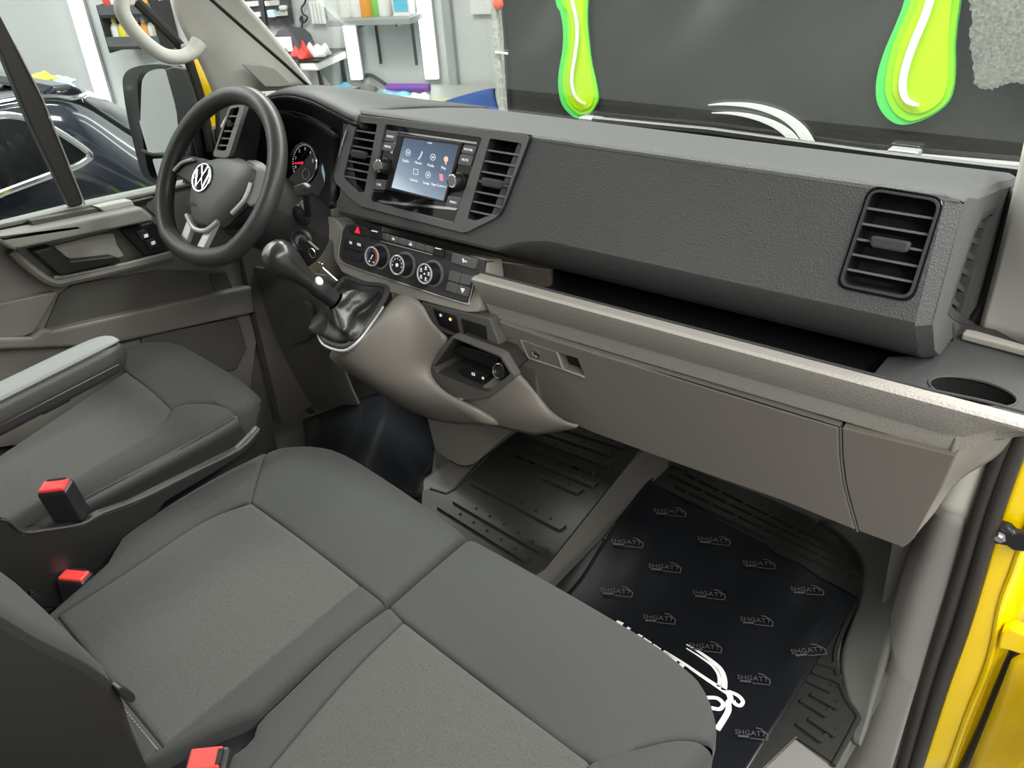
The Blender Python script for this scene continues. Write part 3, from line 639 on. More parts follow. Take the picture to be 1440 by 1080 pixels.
for i in range(6):
    f = (i + .6) / 6
    a = W(1040 + (1262 - f * 165) / 3.6, 200 + (395 + f * 480) / 3.6, x=-.284); b = W(1040 + (1215 - f * 150) / 3.6, 200 + (385 + f * 455) / 3.6, x=-.284)
    mk('fin', prism([a, b, b + Z * .009, a + Z * .009], X * -.02), PADS, svp)
# ---- vents
def vent(parent, inner, lab, levels, tabf, tab_w=.3, slat_h=.0022, edge=SATIN, duct=.05, frame=None, PLN=PF, U=UF, N=NF, fo=.004):
    cen = sum(inner, Vector()) / len(inner)
    V = mk('air_vent', join(*[prism([inner[i], inner[(i + 1) % len(inner)], inner[(i + 1) % len(inner)] - N * duct, inner[i] - N * duct], (cen - inner[i]).normalized() * -.002) for i in range(len(inner))], prism([p - N * duct for p in inner], -N * .004)), DEEP, parent, label=lab)
    if frame is not None:
        mk('vent_frame', plate([p + N * fo for p in frame], [[p + N * fo for p in inner]], -N * .012), SATIN if parent is not db else PADS, V, bevel=.0012)
    bs = [(p - cen).dot(U) for p in inner]; b0, b1 = min(bs), max(bs)
    for k, f in enumerate(levels):
        b = b1 + (b0 - b1) * f; xs = []
        for i in range(len(inner)):
            p, q = inner[i], inner[(i + 1) % len(inner)]; u, w = (p - cen).dot(U), (q - cen).dot(U)
            if (u - b) * (w - b) <= 0 and u != w: xs.append(p + (q - p) * ((b - u) / (w - u)))
        xs.sort(key=lambda p: p.x); A, B = xs[0], xs[-1]; x0, x1 = A.x, B.x
        sl = [A - N * .002, B - N * .002, B - N * .022 - U * .010, A - N * .022 - U * .010]
        eg = prism([A - N * .0005, B - N * .0005, B - N * .0005 - U * .0032, A - N * .0005 - U * .0032], -N * .003)
        body = prism(sl, -U * slat_h)
        mk('slat', join(body, eg), BLK, V, mats2=(edge, len(body[1])))
        if k == tabf:
            c0 = A.lerp(B, .52); w = (x1 - x0) * tab_w
            mk('tab', prism(rnd([c0 + X * -w + U * .008, c0 + X * w + U * .008, c0 + X * w * .9 - U * .008, c0 + X * -w * .9 - U * .008], .006), N * .012), PADS, V, bevel=.003)
    return V
V4 = vent(db, vi, 'passenger side air vent', [.17, .335, .50, .665, .83], 2, frame=vm, fo=.006)
mk('vent_surround', plate([p + NF * .002 for p in vo], [[p + NF * .002 for p in vm]], -NF * .01), GLOSS, V4, bevel=.0015)
# ---- centre bezel with three openings
OB = .007
lv = rnd(WL(crop(360, 150, 3.6, [(510, 78), (614, 88), (548, 432), (522, 436), (440, 358)]), pl=PF, off=OB), [.006, .006, .004, .004, .008])
rd_ = rnd(WL(crop(360, 150, 3.6, [(652, 88), (1145, 156), (1000, 588), (572, 480)]), pl=PF, off=OB), .006)
rv = rnd(WL(crop(360, 150, 3.6, [(1182, 160), (1348, 186), (1236, 540), (1108, 577), (1068, 566)]), pl=PF, off=OB), [.006, .008, .01, .004, .004])
bo = rnd(WL([(496, 161), (745, 190), (702, 304), (653, 328), (502, 289), (467, 252), (482, 189)], pl=PF, off=OB), [.012, .012, .02, .01, .03, .02, .03])
bz = mk('centre_bezel', plate(bo, [lv, rd_, rv], -NF * .02), mat('bezel_satin', (.13, .13, .132), .3, metal=.2), db, bevel=.0025)
rim2 = [p + (bez_c - p) * -.012 - NF * .003 for p in bo]
mk('bezel_shadow_gap', plate(rim2, [[p + (bez_c - p) * .03 - NF * .003 for p in bo]], -NF * .006), GLOSS, bz)
mk('bezel_chrome', tube([p + NF * .002 + (bez_c - p) * .02 for p in spline(WL([(487, 182), (478, 212), (470, 245)], pl=PF, off=OB), 5)], .0022, 8), CHROME, bz, smooth=True)
vent(db, [p - NF * .002 for p in lv], 'air vent left of the screen', [.12, .23, .345, .455, .57, .68, .80], 3, .33)
vent(db, [p - NF * .002 for p in rv], 'air vent right of the screen', [.13, .26, .39, .51, .64, .765, .885], 3, .33)
# ---- infotainment
RO = -.004
rad = mk('infotainment_unit', prism([p - NF * .006 for p in rd_], -NF * .06), GLOSS, db, label='gloss black infotainment unit with lit touchscreen')
def pq(pts, off): return WL(crop(470, 150, 6.355, pts), pl=PF, off=off)
mk('trim_strip', prism(pq([(470, 205), (1275, 318), (1272, 335), (465, 218)], .003), -NF * .006), CHROME, rad)
mk('trim_strip', prism(pq([(562, 240), (578, 243), (520, 420), (500, 416)], .003), -NF * .006), CHROME, rad)
mk('trim_strip', prism(pq([(1120, 330), (1135, 335), (985, 840), (970, 836)], .003), -NF * .006), SILVER, rad)
mk('trim_strip', prism(pq([(390, 835), (1110, 905), (1085, 925), (385, 858)], .003), -NF * .004), CHROME, rad)
mk('trim_strip', prism(pq([(340, 745), (450, 752), (440, 768), (335, 760)], .003), -NF * .004), CHROME, rad)
mk('screen_frame', plate(pq([(572, 245), (1145, 325), (985, 858), (455, 738)], .005), [pq([(615, 278), (1112, 342), (975, 840), (503, 722)], .005)], -NF * .008), BLK, rad, bevel=.001)
sm = bpy.data.materials.new('lit_touchscreen'); sm.use_nodes = True; nt = sm.node_tree; b_ = nt.nodes['Principled BSDF']
b_.inputs['Base Color'].default_value = (.02, .03, .05, 1); b_.inputs['Roughness'].default_value = .22
gm = nd(nt, 'ShaderNodeNewGeometry'); sx = nd(nt, 'ShaderNodeSeparateXYZ'); nt.links.new(gm.outputs['Position'], sx.inputs[0])
ma = nd(nt, 'ShaderNodeMath', operation='MULTIPLY_ADD'); ma.inputs[1].default_value = 1.4; sc_q = pq([(503, 722)], 0)[0]; sc_t = pq([(1112, 342)], 0)[0]
nt.links.new(sx.outputs[2], ma.inputs[0])
mr = nd(nt, 'ShaderNodeMath', operation='ADD'); m2 = nd(nt, 'ShaderNodeMath', operation='MULTIPLY'); m2.inputs[1].default_value = .55
nt.links.new(sx.outputs[0], m2.inputs[0]); nt.links.new(m2.outputs[0], ma.inputs[2])
rng = nd(nt, 'ShaderNodeMapRange'); rng.inputs[1].default_value = 1.4 * sc_q.z + .55 * sc_q.x; rng.inputs[2].default_value = 1.4 * sc_t.z + .55 * sc_t.x
nt.links.new(ma.outputs[0], rng.inputs[0]); cr = nd(nt, 'ShaderNodeValToRGB')
cr.color_ramp.elements[0].color = (.75, .85, .95, 1); cr.color_ramp.elements[1].color = (.05, .07, .11, 1)
e = cr.color_ramp.elements.new(.25); e.color = (.30, .38, .46, 1); e = cr.color_ramp.elements.new(.6); e.color = (.10, .14, .21, 1)
nt.links.new(rng.outputs[0], cr.inputs[0]); nt.links.new(cr.outputs[0], b_.inputs['Emission Color']); b_.inputs['Emission Strength'].default_value = .75
mk('screen', prism(pq([(612, 276), (1115, 340), (977, 843), (500, 724)], .002), -NF * .004), sm, rad, label='lit bluish touchscreen with icons')
def radtext(s, px, py, size, m_, off=.0035, nm='lettering'):
    q = pq([(px, py)], off)[0]; mk(nm, text(s, size, q, X, UF, .0005), m_, rad)
radtext('HOME', 855, 326, .0042, WHITEM)
icons = [(660, 410, 'ring'), (770, 437, 'phone'), (882, 452, 'ring'), (1000, 470, 'pin'), (728, 582, 'box'), (838, 610, 'ring'), (957, 632, 'bar')]
for px, py, kd in icons:
    q = pq([(px, py)], .0035)[0]
    if kd == 'ring': g_ = join(tube([q + X * .006 * math.cos(t) + UF * .006 * math.sin(t) for t in [i * math.pi / 8 for i in range(16)]], .0007, 5, True), box(q, (.004, .001, .004)))
    elif kd == 'phone': g_ = tube(spline([q + X * .004 + UF * .008, q + X * .001, q - X * .005 - UF * .008], 4), .0014, 6)
    elif kd == 'box': g_ = tube([q + X * a * .006 + UF * b * .005 for a, b in ((-1, -1), (1, -1), (1, 1), (-1, 1))], .0008, 5, True)
    elif kd == 'pin': g_ = join(lathe(q, NF, [(0, .0055), (.0008, .0055)], 14), tube([q - UF * .003, q - UF * .010], .0012, 6))
    else: g_ = box(q, (.009, .001, .013))
    mk('icon', g_, {'pin': mat('icon_peach', (.8, .5, .35), .5, emit=(.8, .5, .35), estr=.4), 'bar': mat('icon_pink', (.8, .3, .35), .5, emit=(.8, .3, .35), estr=.4)}.get(kd, mat('icon_pale', (.5, .55, .6), .5, emit=(.55, .62, .7), estr=.5)), rad)
for s, px, py in (('Radio', 640, 485), ('Phone', 752, 503), ('Media', 862, 526), ('Map', 978, 548), ('Vehicle', 710, 658), ('Setup', 822, 683), ('App-Connect', 935, 703)): radtext(s, px, py, .0075, WHITEM)
for i, (pts, s) in enumerate((([(465, 218), (562, 228), (545, 315), (440, 305)], 'RADIO'), ([(438, 316), (540, 324), (520, 400), (418, 388)], 'MEDIA'), ([(352, 648), (470, 657), (445, 745), (340, 735)], 'CAR'), ([(1158, 342), (1270, 357), (1245, 430), (1130, 412)], 'PHONE'), ([(1128, 422), (1243, 442), (1215, 532), (1100, 512)], 'MUTE'), ([(1015, 797), (1140, 817), (1110, 912), (990, 892)], 'MENU'))):
    P_ = pq(pts, .004); mk('button', prism(rnd(P_, .002, 2), -NF * .008), BTN, rad, bevel=.0008)
    cq = sum(P_, Vector()) / 4; mk('lettering', text(s, .0065, cq + NF * .0006, X, UF, .0005), WHITEM, rad)
for (px, py) in ((465, 530), (1125, 665)):
    q = pq([(px, py)], 0)[0]
    mk('dial', lathe(q, NF, [(0, .0165), (.004, .0165), (.005, .0145), (.021, .0135), (.023, .012)], 28), BLK, rad, smooth=True)
    mk('dial_ring', lathe(q + NF * .0225, NF, [(0, .0125), (.0015, .0125), (.002, .0105), (.002, 0)], 28), CHROME, rad, smooth=True)
    mk('dial_face', lathe(q + NF * .0242, NF, [(0, .0098), (.0008, .009), (.0008, 0)], 24), SATIN, rad, smooth=True)

# ---- ledge and tray
def prof(x, e2z, e2y=1.175, s=0.0):
    return [Vector((x, 1.172, .7205)), Vector((x, 1.1495, .7215)), Vector((x, 1.144, .718)), Vector((x, 1.146, .712)), Vector((x, e2y - .002, e2z + .004)), Vector((x, e2y + .003, e2z)), Vector((x, 1.19, min(e2z, .62 + s))), Vector((x, 1.195, min(e2z, .63 + s))), Vector((x, 1.185, .69)), Vector((x, 1.176, .712))]
xs = [(-1.085, .655, 1.175, 0), (-.9, .655, 1.175, 0), (-.5, .655, 1.175, 0), (-.235, .655, 1.175, 0), (-.205, .658, 1.177, .01), (-.17, .676, 1.19, .04), (-.135, .688, 1.20, .06), (-.09, .695, 1.20, .07)]
rows = [prof(x, e, yy, s) for x, e, yy, s in xs]
for r in rows: r.append(r[0])
g = grid(rows); n = len(rows[0]); g[1].append(list(range(n - 1))); g[1].append([len(g[0]) - n + i for i in range(n - 1)][::-1])
mk('ledge', g, GREYG, db, smooth=True, sharp=30)
mk('tray_edge', tube([Vector((-1.083, 1.1735, .722)), Vector((-.25, 1.1735, .722)), Vector((-.19, 1.180, .722)), Vector((-.09, 1.178, .722))], .0022, 6), PADS, db, smooth=True)
mk('tray_floor', box((-.69, 1.31, .655), (.78, .22, .01)), BLK, db)
mk('tray_back', grid([[(-1.08, 1.33, .745), (-.28, 1.33, .745)], [(-1.08, 1.40, .655), (-.28, 1.40, .655)]]), PADS, db, solid=.01, face_cam=True)
mk('tray_rib', box((-.62, 1.245, .668), (.5, .012, .02)), PADS, db, bevel=.003)
P_ = [W(a, b, y=1.262) for a, b in crop(640, 340, 4.8, [(200, 128), (640, 188), (640, 300), (560, 320), (190, 215)])]
mk('tray_end_panel', prism(P_, Y * .01), mat('brown_grey', (.10, .085, .075), .35), db, bevel=.002)
# shelf with cup holder
SZ2 = .708
cup = [W(a, b, z=SZ2) for a, b in crop(1240, 420, 5.4, [(425, 680), (480, 645), (560, 630), (650, 632), (760, 655), (860, 690), (940, 725), (1000, 765)])]
cc = (cup[0] + cup[-1]) / 2; ccx, ccy, cr_ = -.215, 1.222, .050
ring = [Vector((ccx + cr_ * 1.15 * math.cos(t), ccy + cr_ * .72 * math.sin(t), SZ2)) for t in [i * 2 * math.pi / 32 for i in range(32)]]
sho = [Vector((-.345, 1.18, SZ2)), Vector((-.09, 1.18, SZ2)), Vector((-.09, 1.43, SZ2)), Vector((-.29, 1.43, SZ2)), Vector((-.29, 1.30, SZ2)), Vector((-.345, 1.26, SZ2))]
mk('shelf', plate(sho, [ring], -Z * .006), PADS, db, bevel=.001)
mk('cup_well', join(prism([p - Z * .05 for p in ring], -Z * .004), *[prism([ring[i], ring[(i + 1) % 32], ring[(i + 1) % 32] - Z * .05, ring[i] - Z * .05], Vector((ring[i].x - ccx, ring[i].y - ccy, 0)).normalized() * .002) for i in range(32)]), DEEP, db)
mk('cup_rim', tube(ring, .0025, 6, True), PADS, db, smooth=True)
P_ = [W(a, b, z=.722) for a, b in crop(1240, 420, 5.4, [(610, 262), (640, 225), (720, 240), (1080, 345), (1250, 395), (1250, 430), (1080, 385)])]
mk('shelf_trim', prism(P_, -Z * .012), GREY, db, bevel=.003)
# ---- glovebox
gd = [(700, 452), (707, 478), (722, 508), (739, 538), (757, 562), (778, 582), (830, 607), (960, 655), (1100, 704), (1203, 746), (1194, 715), (1185, 680), (1180, 640), (1179, 602), (1040, 560), (784, 481)]
gd3 = WL(gd, pl=PG, off=.004)
hd = WL(crop(640, 360, 3.6, [(332, 428), (350, 432), (520, 490), (605, 510), (655, 612), (375, 515)]), pl=PG, off=.004)
hnd = WL(crop(640, 360, 3.6, [(522, 492), (618, 520), (655, 610), (548, 572)]), pl=PG, off=.004)
gb = mk('glovebox_door', plate(gd3, [hnd], -NG * .02), GREYL, db, bevel=.0025)
mk('grip_recess', prism([p - NG * .018 for p in hnd], -NG * .004), BLK, gb)
hp = WL(crop(640, 360, 3.6, [(334, 428), (352, 432), (518, 490), (548, 572), (375, 515)]), pl=PG, off=.006)
mk('latch_plate', prism(hp, -NG * .004), GREYL, gb, bevel=.0012)
mk('latch_edge', tube(WL(crop(640, 360, 3.6, [(332, 426), (372, 516), (548, 574), (655, 614)]), pl=PG, off=.006), .0016, 6), GREY, gb, smooth=True)
mk('latch_edge', tube(WL(crop(640, 360, 3.6, [(516, 490), (546, 572)]), pl=PG, off=.006), .0022, 6), GREY, gb, smooth=True)
q = W(640 + 408 / 3.6, 360 + 493 / 3.6, pl=PG, off=.006)
mk('lock', lathe(q, NG, [(0, .010), (.002, .010), (.003, .007), (.001, .0065), (.001, 0)], 20), STEEL, gb, smooth=True)
mk('lock_slot', box(q + NG * .0022, (.008, .001, .002)), BLK, gb)
ge = WL([(1184, 602), (1344, 641), (1322, 690), (1300, 730), (1285, 758), (1270, 770), (1208, 747), (1199, 715), (1190, 680), (1185, 640)], pl=PG, off=.003)
mk('end_panel', prism(ge, -NG * .02), GREYL, db, bevel=.002)
mk('panel_joint', tube(spline(WL([(1182, 602), (1183, 640), (1188, 680), (1197, 715), (1206, 747)], pl=PG, off=.002), 4), .0022, 6), GREYD, db, smooth=True)
mk('upper_joint', tube(WL([(784, 481), (1040, 558), (1180, 601)], pl=PG, off=.001), .0016, 6), BLK, db, smooth=True)
patch('dash_end', wy([[(1348, 613, 1.178), (1388, 600, 1.25), (1432, 602, 1.30)], [(1341, 640, 1.185), (1368, 640, 1.25), (1402, 650, 1.3)], [(1325, 668, 1.195), (1335, 675, 1.24), (1348, 667, 1.29)], [(1300, 715, 1.21), (1308, 720, 1.24), (1318, 720, 1.28)], [(1268, 770, 1.23), (1280, 764, 1.25), (1292, 746, 1.27)]]), GREY, db, .006, 2)
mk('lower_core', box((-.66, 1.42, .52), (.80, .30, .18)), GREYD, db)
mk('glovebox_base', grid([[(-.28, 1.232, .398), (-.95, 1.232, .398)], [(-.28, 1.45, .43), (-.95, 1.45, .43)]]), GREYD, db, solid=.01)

# ---- centre stack: grey surround, climate panel
def pc(pts, off=0.0): return WL(crop(460, 300, 6.26, pts), pl=PC, off=off)
sur = rnd(pc([(-95, 25), (-70, 15), (65, 40), (115, 110), (140, 170), (1400, 400), (1420, 560), (1330, 870), (1220, 870), (560, 700), (130, 520), (60, 400), (50, 250), (-85, 180)], -.006), .008)
ss = mk('stack_surround', prism(sur, -NC * .05), GREY, db, bevel=.003)
cl = mk('climate_panel', prism(rnd(pc([(165, 95), (1390, 415), (1372, 525), (1305, 545), (1255, 762), (1195, 790), (150, 445), (100, 370), (125, 180)]), [.004, .006, .004, .004, .014, .012, .012, .01, .008]), -NC * .03), PADS, db, bevel=.002, label='dark climate control panel with three dials')
mk('panel_rim', tube(spline(pc([(130, 178), (103, 350), (150, 440), (640, 610), (1192, 788), (1250, 765), (1303, 545)], .001), 4), .0013, 6), SILVER, cl, smooth=True)
def cbtn(pts, m_=BTND, off=.004, b=.0012, nm='button'): return mk(nm, prism(rnd(pc(pts, off), .003, 2), -NC * .006), m_, cl, bevel=b)
cbtn([(205, 95), (350, 128), (340, 205), (185, 155)])
q = pc([(268, 150)], .0048)[0]
mk('hazard_symbol', prism([q + UC * .009, q - X * .009 - UC * .006, q + X * .009 - UC * .006], NC * .0006), REDM, cl, label='red hazard warning triangle')
for a in (385, 945):
    dx = a - 385; dy = dx * .272
    cbtn([(a, 138 + dy * 1.02), (a + 85, 158 + dy * 1.02), (a + 75, 240 + dy), (a - 10, 215 + dy)], BLK, .012, nm='slide_knob')
    mk('marking', prism(pc([(a + 8, 148 + dy), (a + 60, 160 + dy), (a + 58, 168 + dy), (a + 6, 156 + dy)], .0125), NC * .0006), WHITEM, cl)
for i in range(6):
    a = 475 + i * 77; y0 = 168 + i * 21.5; cbtn([(a, y0), (a + 72, y0 + 20), (a + 66, y0 + 78), (a - 6, y0 + 52)], BTN if i < 6 else BTND)
q = pc([(582, 225)], .0048)[0]; mk('marking', box(q, (.006, .0006, .005)), WHITEM, cl)
q = pc([(735, 270)], .0048)[0]; mk('marking', prism([q + UC * .004, q - X * .005 - UC * .003, q + X * .005 - UC * .003], NC * .0005), WHITEM, cl)
mk('button_strip_edge', tube(pc([(470, 245), (925, 365)], .004), .001, 6), SILVER, cl, smooth=True)
cbtn([(1105, 348), (1325, 408), (1300, 495), (1085, 432)], BTN)
q = pc([(1198, 418)], .0048)[0]; mk('marking', join(box(q, (.004, .0006, .010)), box(q + X * .005, (.009, .0006, .003))), WHITEM, cl)
for pts in ([(1078, 500), (1175, 528), (1158, 618), (1060, 588)], [(1180, 530), (1285, 560), (1262, 640), (1163, 618)], [(1058, 598), (1152, 626), (1138, 708), (1038, 678)], [(1158, 628), (1258, 655), (1235, 735), (1143, 710)]): cbtn(pts, BTN)
q = pc([(1193, 682)], .0048)[0]; mk('marking', prism([q - UC * .005, q - X * .006 + UC * .005, q + X * .006 + UC * .005], NC * .0005), WHITEM, cl)
for pts in ([(160, 210), (225, 230), (215, 320), (140, 300)], [(230, 232), (320, 258), (308, 345), (220, 322)], [(138, 310), (212, 328), (200, 408), (125, 380)], [(217, 330), (305, 354), (292, 432), (205, 410)]): cbtn(pts)
for px, py, w_ in ((207, 258, .008), (280, 275, .011)):
    q = pc([(px, py)], .0048)[0]; mk('marking', box(q, (w_, .0008, .006)), WHITEM, cl)
for i, (bx0, by0) in enumerate(((430, 388), (656, 462), (900, 540))):
    fx, fy = ((395, 380), (617, 455), (859, 532))[i]
    ff = pc([(fx, fy)], .026)[0]; q = ff - NC * .026
    kn = mk('dial', lathe(q, NC, [(0, .0245), (.003, .0245), (.004, .0225), (.022, .0208), (.026, .0195), (.026, 0)], 36), BLK, cl, smooth=True)
    mk('dial_skirt', lathe(q, NC, [(0, .0275), (.003, .0275), (.0035, .025), (.0035, 0)], 36), SATIN, cl, smooth=True)
    mk('dial_ring', tube([q + NC * .0268 + (X * math.cos(t) + UC * math.sin(t)) * .0192 for t in [k * 2 * math.pi / 36 for k in range(36)]], .0019, 6, True), mat('pale_ring_metal', (.62, .62, .62), .35, metal=.4), cl, smooth=True)
    o_ = q + NC * .0266
    if i == 0:
        arc = [o_ + (X * math.cos(t) + UC * math.sin(t)) * .0135 for t in [math.radians(-40 + k * 10) for k in range(14)]]
        mk('marking', ribbon(arc, .0035, NC, .0005), mat('dial_red', (.6, .04, .04), .5), cl, label='red arc on the temperature dial')
        arc = [o_ + (X * math.cos(t) + UC * math.sin(t)) * .0135 for t in [math.radians(110 + k * 10) for k in range(12)]]
        mk('marking', ribbon(arc, .0035, NC, .0005), mat('dial_blue', (.05, .12, .35), .5), cl)
        mk('pointer', ribbon([o_ - UC * .006 - X * .003, o_ + UC * .004 + X * .002], .002, NC, .0005), WHITEM, cl)
        for a in (-.006, .007): mk('marking', box(o_ - UC * .011 + X * a, (.004, .0006, .003)), WHITEM, cl)
    elif i == 1:
        for k in range(7):
            t = math.radians(190 - k * 33); mk('marking', text(str(k), .0055, o_ + (X * math.cos(t) + UC * math.sin(t)) * .0132, X, UC, .0005), WHITEM, cl)
        mk('marking', lathe(o_, NC, [(0, .004), (.0006, .004)], 10), WHITEM, cl)
    else:
        for k in range(5):
            t = math.radians(80 + k * 72); p_ = o_ + (X * math.cos(t) + UC * math.sin(t)) * .0115
            mk('marking', join(lathe(p_ + UC * .002, NC, [(0, .0022), (.0006, .0022)], 10), box(p_ - UC * .002, (.006, .0006, .002))), WHITEM, cl)
        mk('marking', lathe(o_, NC, [(0, .002), (.0006, .002)], 10), WHITEM, cl)
# ---- switch block and pocket
def p3(pts, y): return [W(a, b, y=y) for a, b in crop(590, 420, 5.4, pts)]
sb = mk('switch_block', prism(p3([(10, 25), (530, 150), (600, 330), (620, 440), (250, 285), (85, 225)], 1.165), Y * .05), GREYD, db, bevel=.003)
for pts in ([(100, 75), (275, 135), (303, 275), (150, 205)], [(310, 150), (500, 210), (516, 355), (345, 295)]): mk('switch', prism(rnd(p3(pts, 1.163), .003), Y * .006), BLK, sb, bevel=.001)
for px, py, m_ in ((160, 126, WHITEM), (233, 157, AMBER)):
    q = p3([(px, py)], 1.1615)[0]; mk('marking', lathe(q, -Y, [(0, .0035), (.0008, .003)], 10), m_, sb)
po = p3([(240, 285), (50, 555), (85, 640), (200, 735), (380, 770), (540, 745), (725, 600), (620, 430)], 1.125)
pi_ = p3([(262, 300), (105, 522), (130, 560), (480, 705), (515, 712), (690, 572), (608, 440)], 1.125)
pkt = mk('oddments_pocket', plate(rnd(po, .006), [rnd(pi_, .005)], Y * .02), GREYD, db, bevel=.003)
pib = [p + Y * .075 + (sum(pi_, Vector()) / len(pi_) - p) * .12 for p in pi_]
mk('pocket_liner', join(*[prism([pi_[i], pi_[(i + 1) % 7], pib[(i + 1) % 7], pib[i]], Vector((0, .002, -.002))) for i in range(7)], prism(pib, Y * .004)), mat('pocket_dark', (.035, .034, .031), .5), pkt)
mk('pocket_shelf', prism(p3([(255, 400), (300, 360), (620, 440), (590, 490), (540, 520)], 1.15), Y * .03), BLK, pkt, bevel=.002)
mk('socket_panel', prism(p3([(315, 520), (345, 505), (520, 590), (440, 665), (310, 560)], 1.143), Y * .01), BLK, pkt, bevel=.001)
q = p3([(408, 573)], 1.1415)[0]; mk('usb_symbol', tube([q + X * a * .0035 + Z * b * .0022 for a, b in ((-1, -1), (1, -1), (1, 1), (-1, 1))], .0011, 5, True), WHITEM, pkt)
q = p3([(482, 604)], 1.1415)[0]; mk('usb_symbol', lathe(q, -Y, [(0, .0032), (.0006, .003)], 10), WHITEM, pkt)
q = p3([(620, 550)], 1.137)[0]; ax_ = Vector((-.25, -1, .35)).normalized()
mk('power_socket', lathe(q, ax_, [(-.01, .017), (.006, .017), (.0075, .0145), (.004, .0115), (.004, 0)], 24), BLK, pkt, smooth=True)
mk('socket_ring', tube([q + ax_ * .0065 + (X * math.cos(t) + ax_.cross(X).normalized() * math.sin(t)) * .0145 for t in [k * 2 * math.pi / 24 for k in range(24)]], .001, 6, True), STEEL, pkt, smooth=True)
# ---- gear console
patch('gear_console', wy([[(555, 416, 1.12), (570, 412, 1.13), (597, 426, 1.145), (606, 455, 1.142)],
                          [(534, 443, 1.07), (562, 448, 1.10), (592, 462, 1.125), (636, 477, 1.135)],
                          [(503, 485, .985), (540, 486, 1.05), (578, 494, 1.10), (612, 503, 1.128)],
                          [(470, 492, .962), (508, 520, 1.0), (560, 512, 1.07), (600, 522, 1.115)],
                          [(459, 499, .972), (510, 534, 1.02), (562, 545, 1.07), (625, 555, 1.108)],
                          [(473, 514, 1.03), (530, 550, 1.07), (595, 580, 1.10), (668, 577, 1.12)],
                          [(500, 530, 1.10), (549, 563, 1.12), (606, 597, 1.14), (700, 598, 1.15)]]), GREYL, db, .01, 2)
patch('console_pod', wy([[(715, 515, 1.15), (738, 532, 1.17), (780, 584, 1.185)], [(680, 545, 1.135), (722, 565, 1.145), (800, 594, 1.185)], [(645, 562, 1.13), (700, 592, 1.145), (826, 602, 1.185)], [(640, 585, 1.15), (712, 604, 1.165), (750, 612, 1.18)]]), GREYL, db, .01, 2)
mk('console_core', box((-1.17, 1.28, .52), (.36, .16, .22)), GREYD, db)
mk('console_foot', prism(rnd([W(a, b, y=1.30) for a, b in ((600, 585), (735, 580), (722, 604), (668, 652), (652, 656), (640, 652), (612, 634))], [.01, .01, .01, .015, .015, .015, .01]), Y * .22), GREYL, db, bevel=.012, seg=3)
mk('foot_bracket', prism([W(a, b, y=1.36) for a, b in ((614, 636), (668, 655), (640, 690), (628, 696), (612, 692), (608, 672))], Y * .03), mat('bracket_grey', (.2, .2, .18), .6), db, bevel=.006)
# ---- knee panel, instrument hood
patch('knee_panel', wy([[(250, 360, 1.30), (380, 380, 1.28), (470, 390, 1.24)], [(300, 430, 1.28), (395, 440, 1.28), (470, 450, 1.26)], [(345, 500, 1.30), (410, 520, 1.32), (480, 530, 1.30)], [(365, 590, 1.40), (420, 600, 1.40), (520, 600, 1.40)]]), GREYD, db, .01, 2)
mk('fuse_cover', prism(rnd([W(a, b, y=1.24) for a, b in ((392, 430), (428, 424), (436, 432), (437, 470), (432, 478), (405, 486))], .006), Y * .012), mat('cover_dark', (.06, .058, .054), .5), db, bevel=.003)
hood = []
for px, py, yy in ((352, 146, 1.24), (372, 132, 1.235), (398, 125, 1.23), (430, 132, 1.225), (458, 146, 1.22), (484, 160, 1.22), (497, 166, 1.22)):
    L = W(px, py, y=yy); hood.append(L)
rows = [[Vector((p.x, 1.64, .895)) for p in hood], [Vector((p.x, 1.45, p.z * .35 + .93 * .65)) for p in hood], [p + Vector((0, .07, .004)) for p in hood], hood,
        [p + Vector((0, .004, -.014)) for p in hood], [p + Vector((0, .03, -.022)) for p in hood], [p + Vector((0, .13, -.03)) for p in hood]]
for r_, (yy, zz) in zip(rows, ((1.64, .888), (1.45, .929), (1.29, .960), (1.25, .955), (1.25, .94), (1.26, .93), (1.35, .92))): r_.append(Vector((-1.45, yy, zz)))
patch('instrument_hood', rows, PADS, db, .006, 2)
und = [[p + Vector((0, .003, -.014)) for p in hood[:7]], [W(a, b + 4, y=1.30) for a, b in ((346, 166), (366, 152), (396, 148), (432, 156), (460, 170), (484, 186), (498, 196))], [W(a, b + 25, y=1.37) for a, b in ((338, 190), (360, 170), (394, 165), (432, 172), (460, 186), (484, 200), (498, 210))]]
patch('hood_underside', und, BLK, db, .004, 2)
mk('hood_crease', tube(spline([W(a, b, y=1.275) for a, b in ((388, 156), (412, 157), (440, 166), (466, 180))], 4), .0012, 6), PADS, db, smooth=True)
rows = [[W(a, b, y=c) for a, b, c in r] for r in [[(345, 170, 1.24), (395, 150, 1.30), (440, 165, 1.30), (476, 192, 1.27)], [(345, 200, 1.25), (395, 190, 1.36), (440, 200, 1.36), (474, 215, 1.30)], [(345, 260, 1.26), (395, 250, 1.36), (440, 255, 1.36), (472, 262, 1.30)], [(345, 330, 1.24), (395, 310, 1.30), (440, 300, 1.28), (470, 290, 1.25)]]]
patch('instrument_bowl', rows, BLK, db, .006, 2)
ICN = Vector((0.0, -.94, .34)).normalized(); ICU = Vector((0, .34, .94)).normalized()
PI = (W(432, 236, y=1.325), ICN)
ic = mk('instrument_cluster', prism(rnd(WL([(398, 205), (420, 190), (474, 196), (482, 240), (470, 285), (440, 284), (402, 262)], pl=PI), .015), -ICN * .01), GLOSS, db, label='instrument cluster with lit gauge')
gc = W(428, 229, pl=PI); gr = (W(428, 200, pl=PI) - gc).length
mk('gauge_ring', tube([gc + ICN * .003 + (X * math.cos(t) + ICU * math.sin(t)) * gr for t in [math.radians(-80 + k * 6) for k in range(42)]], .002, 6), CHROME, ic, smooth=True)
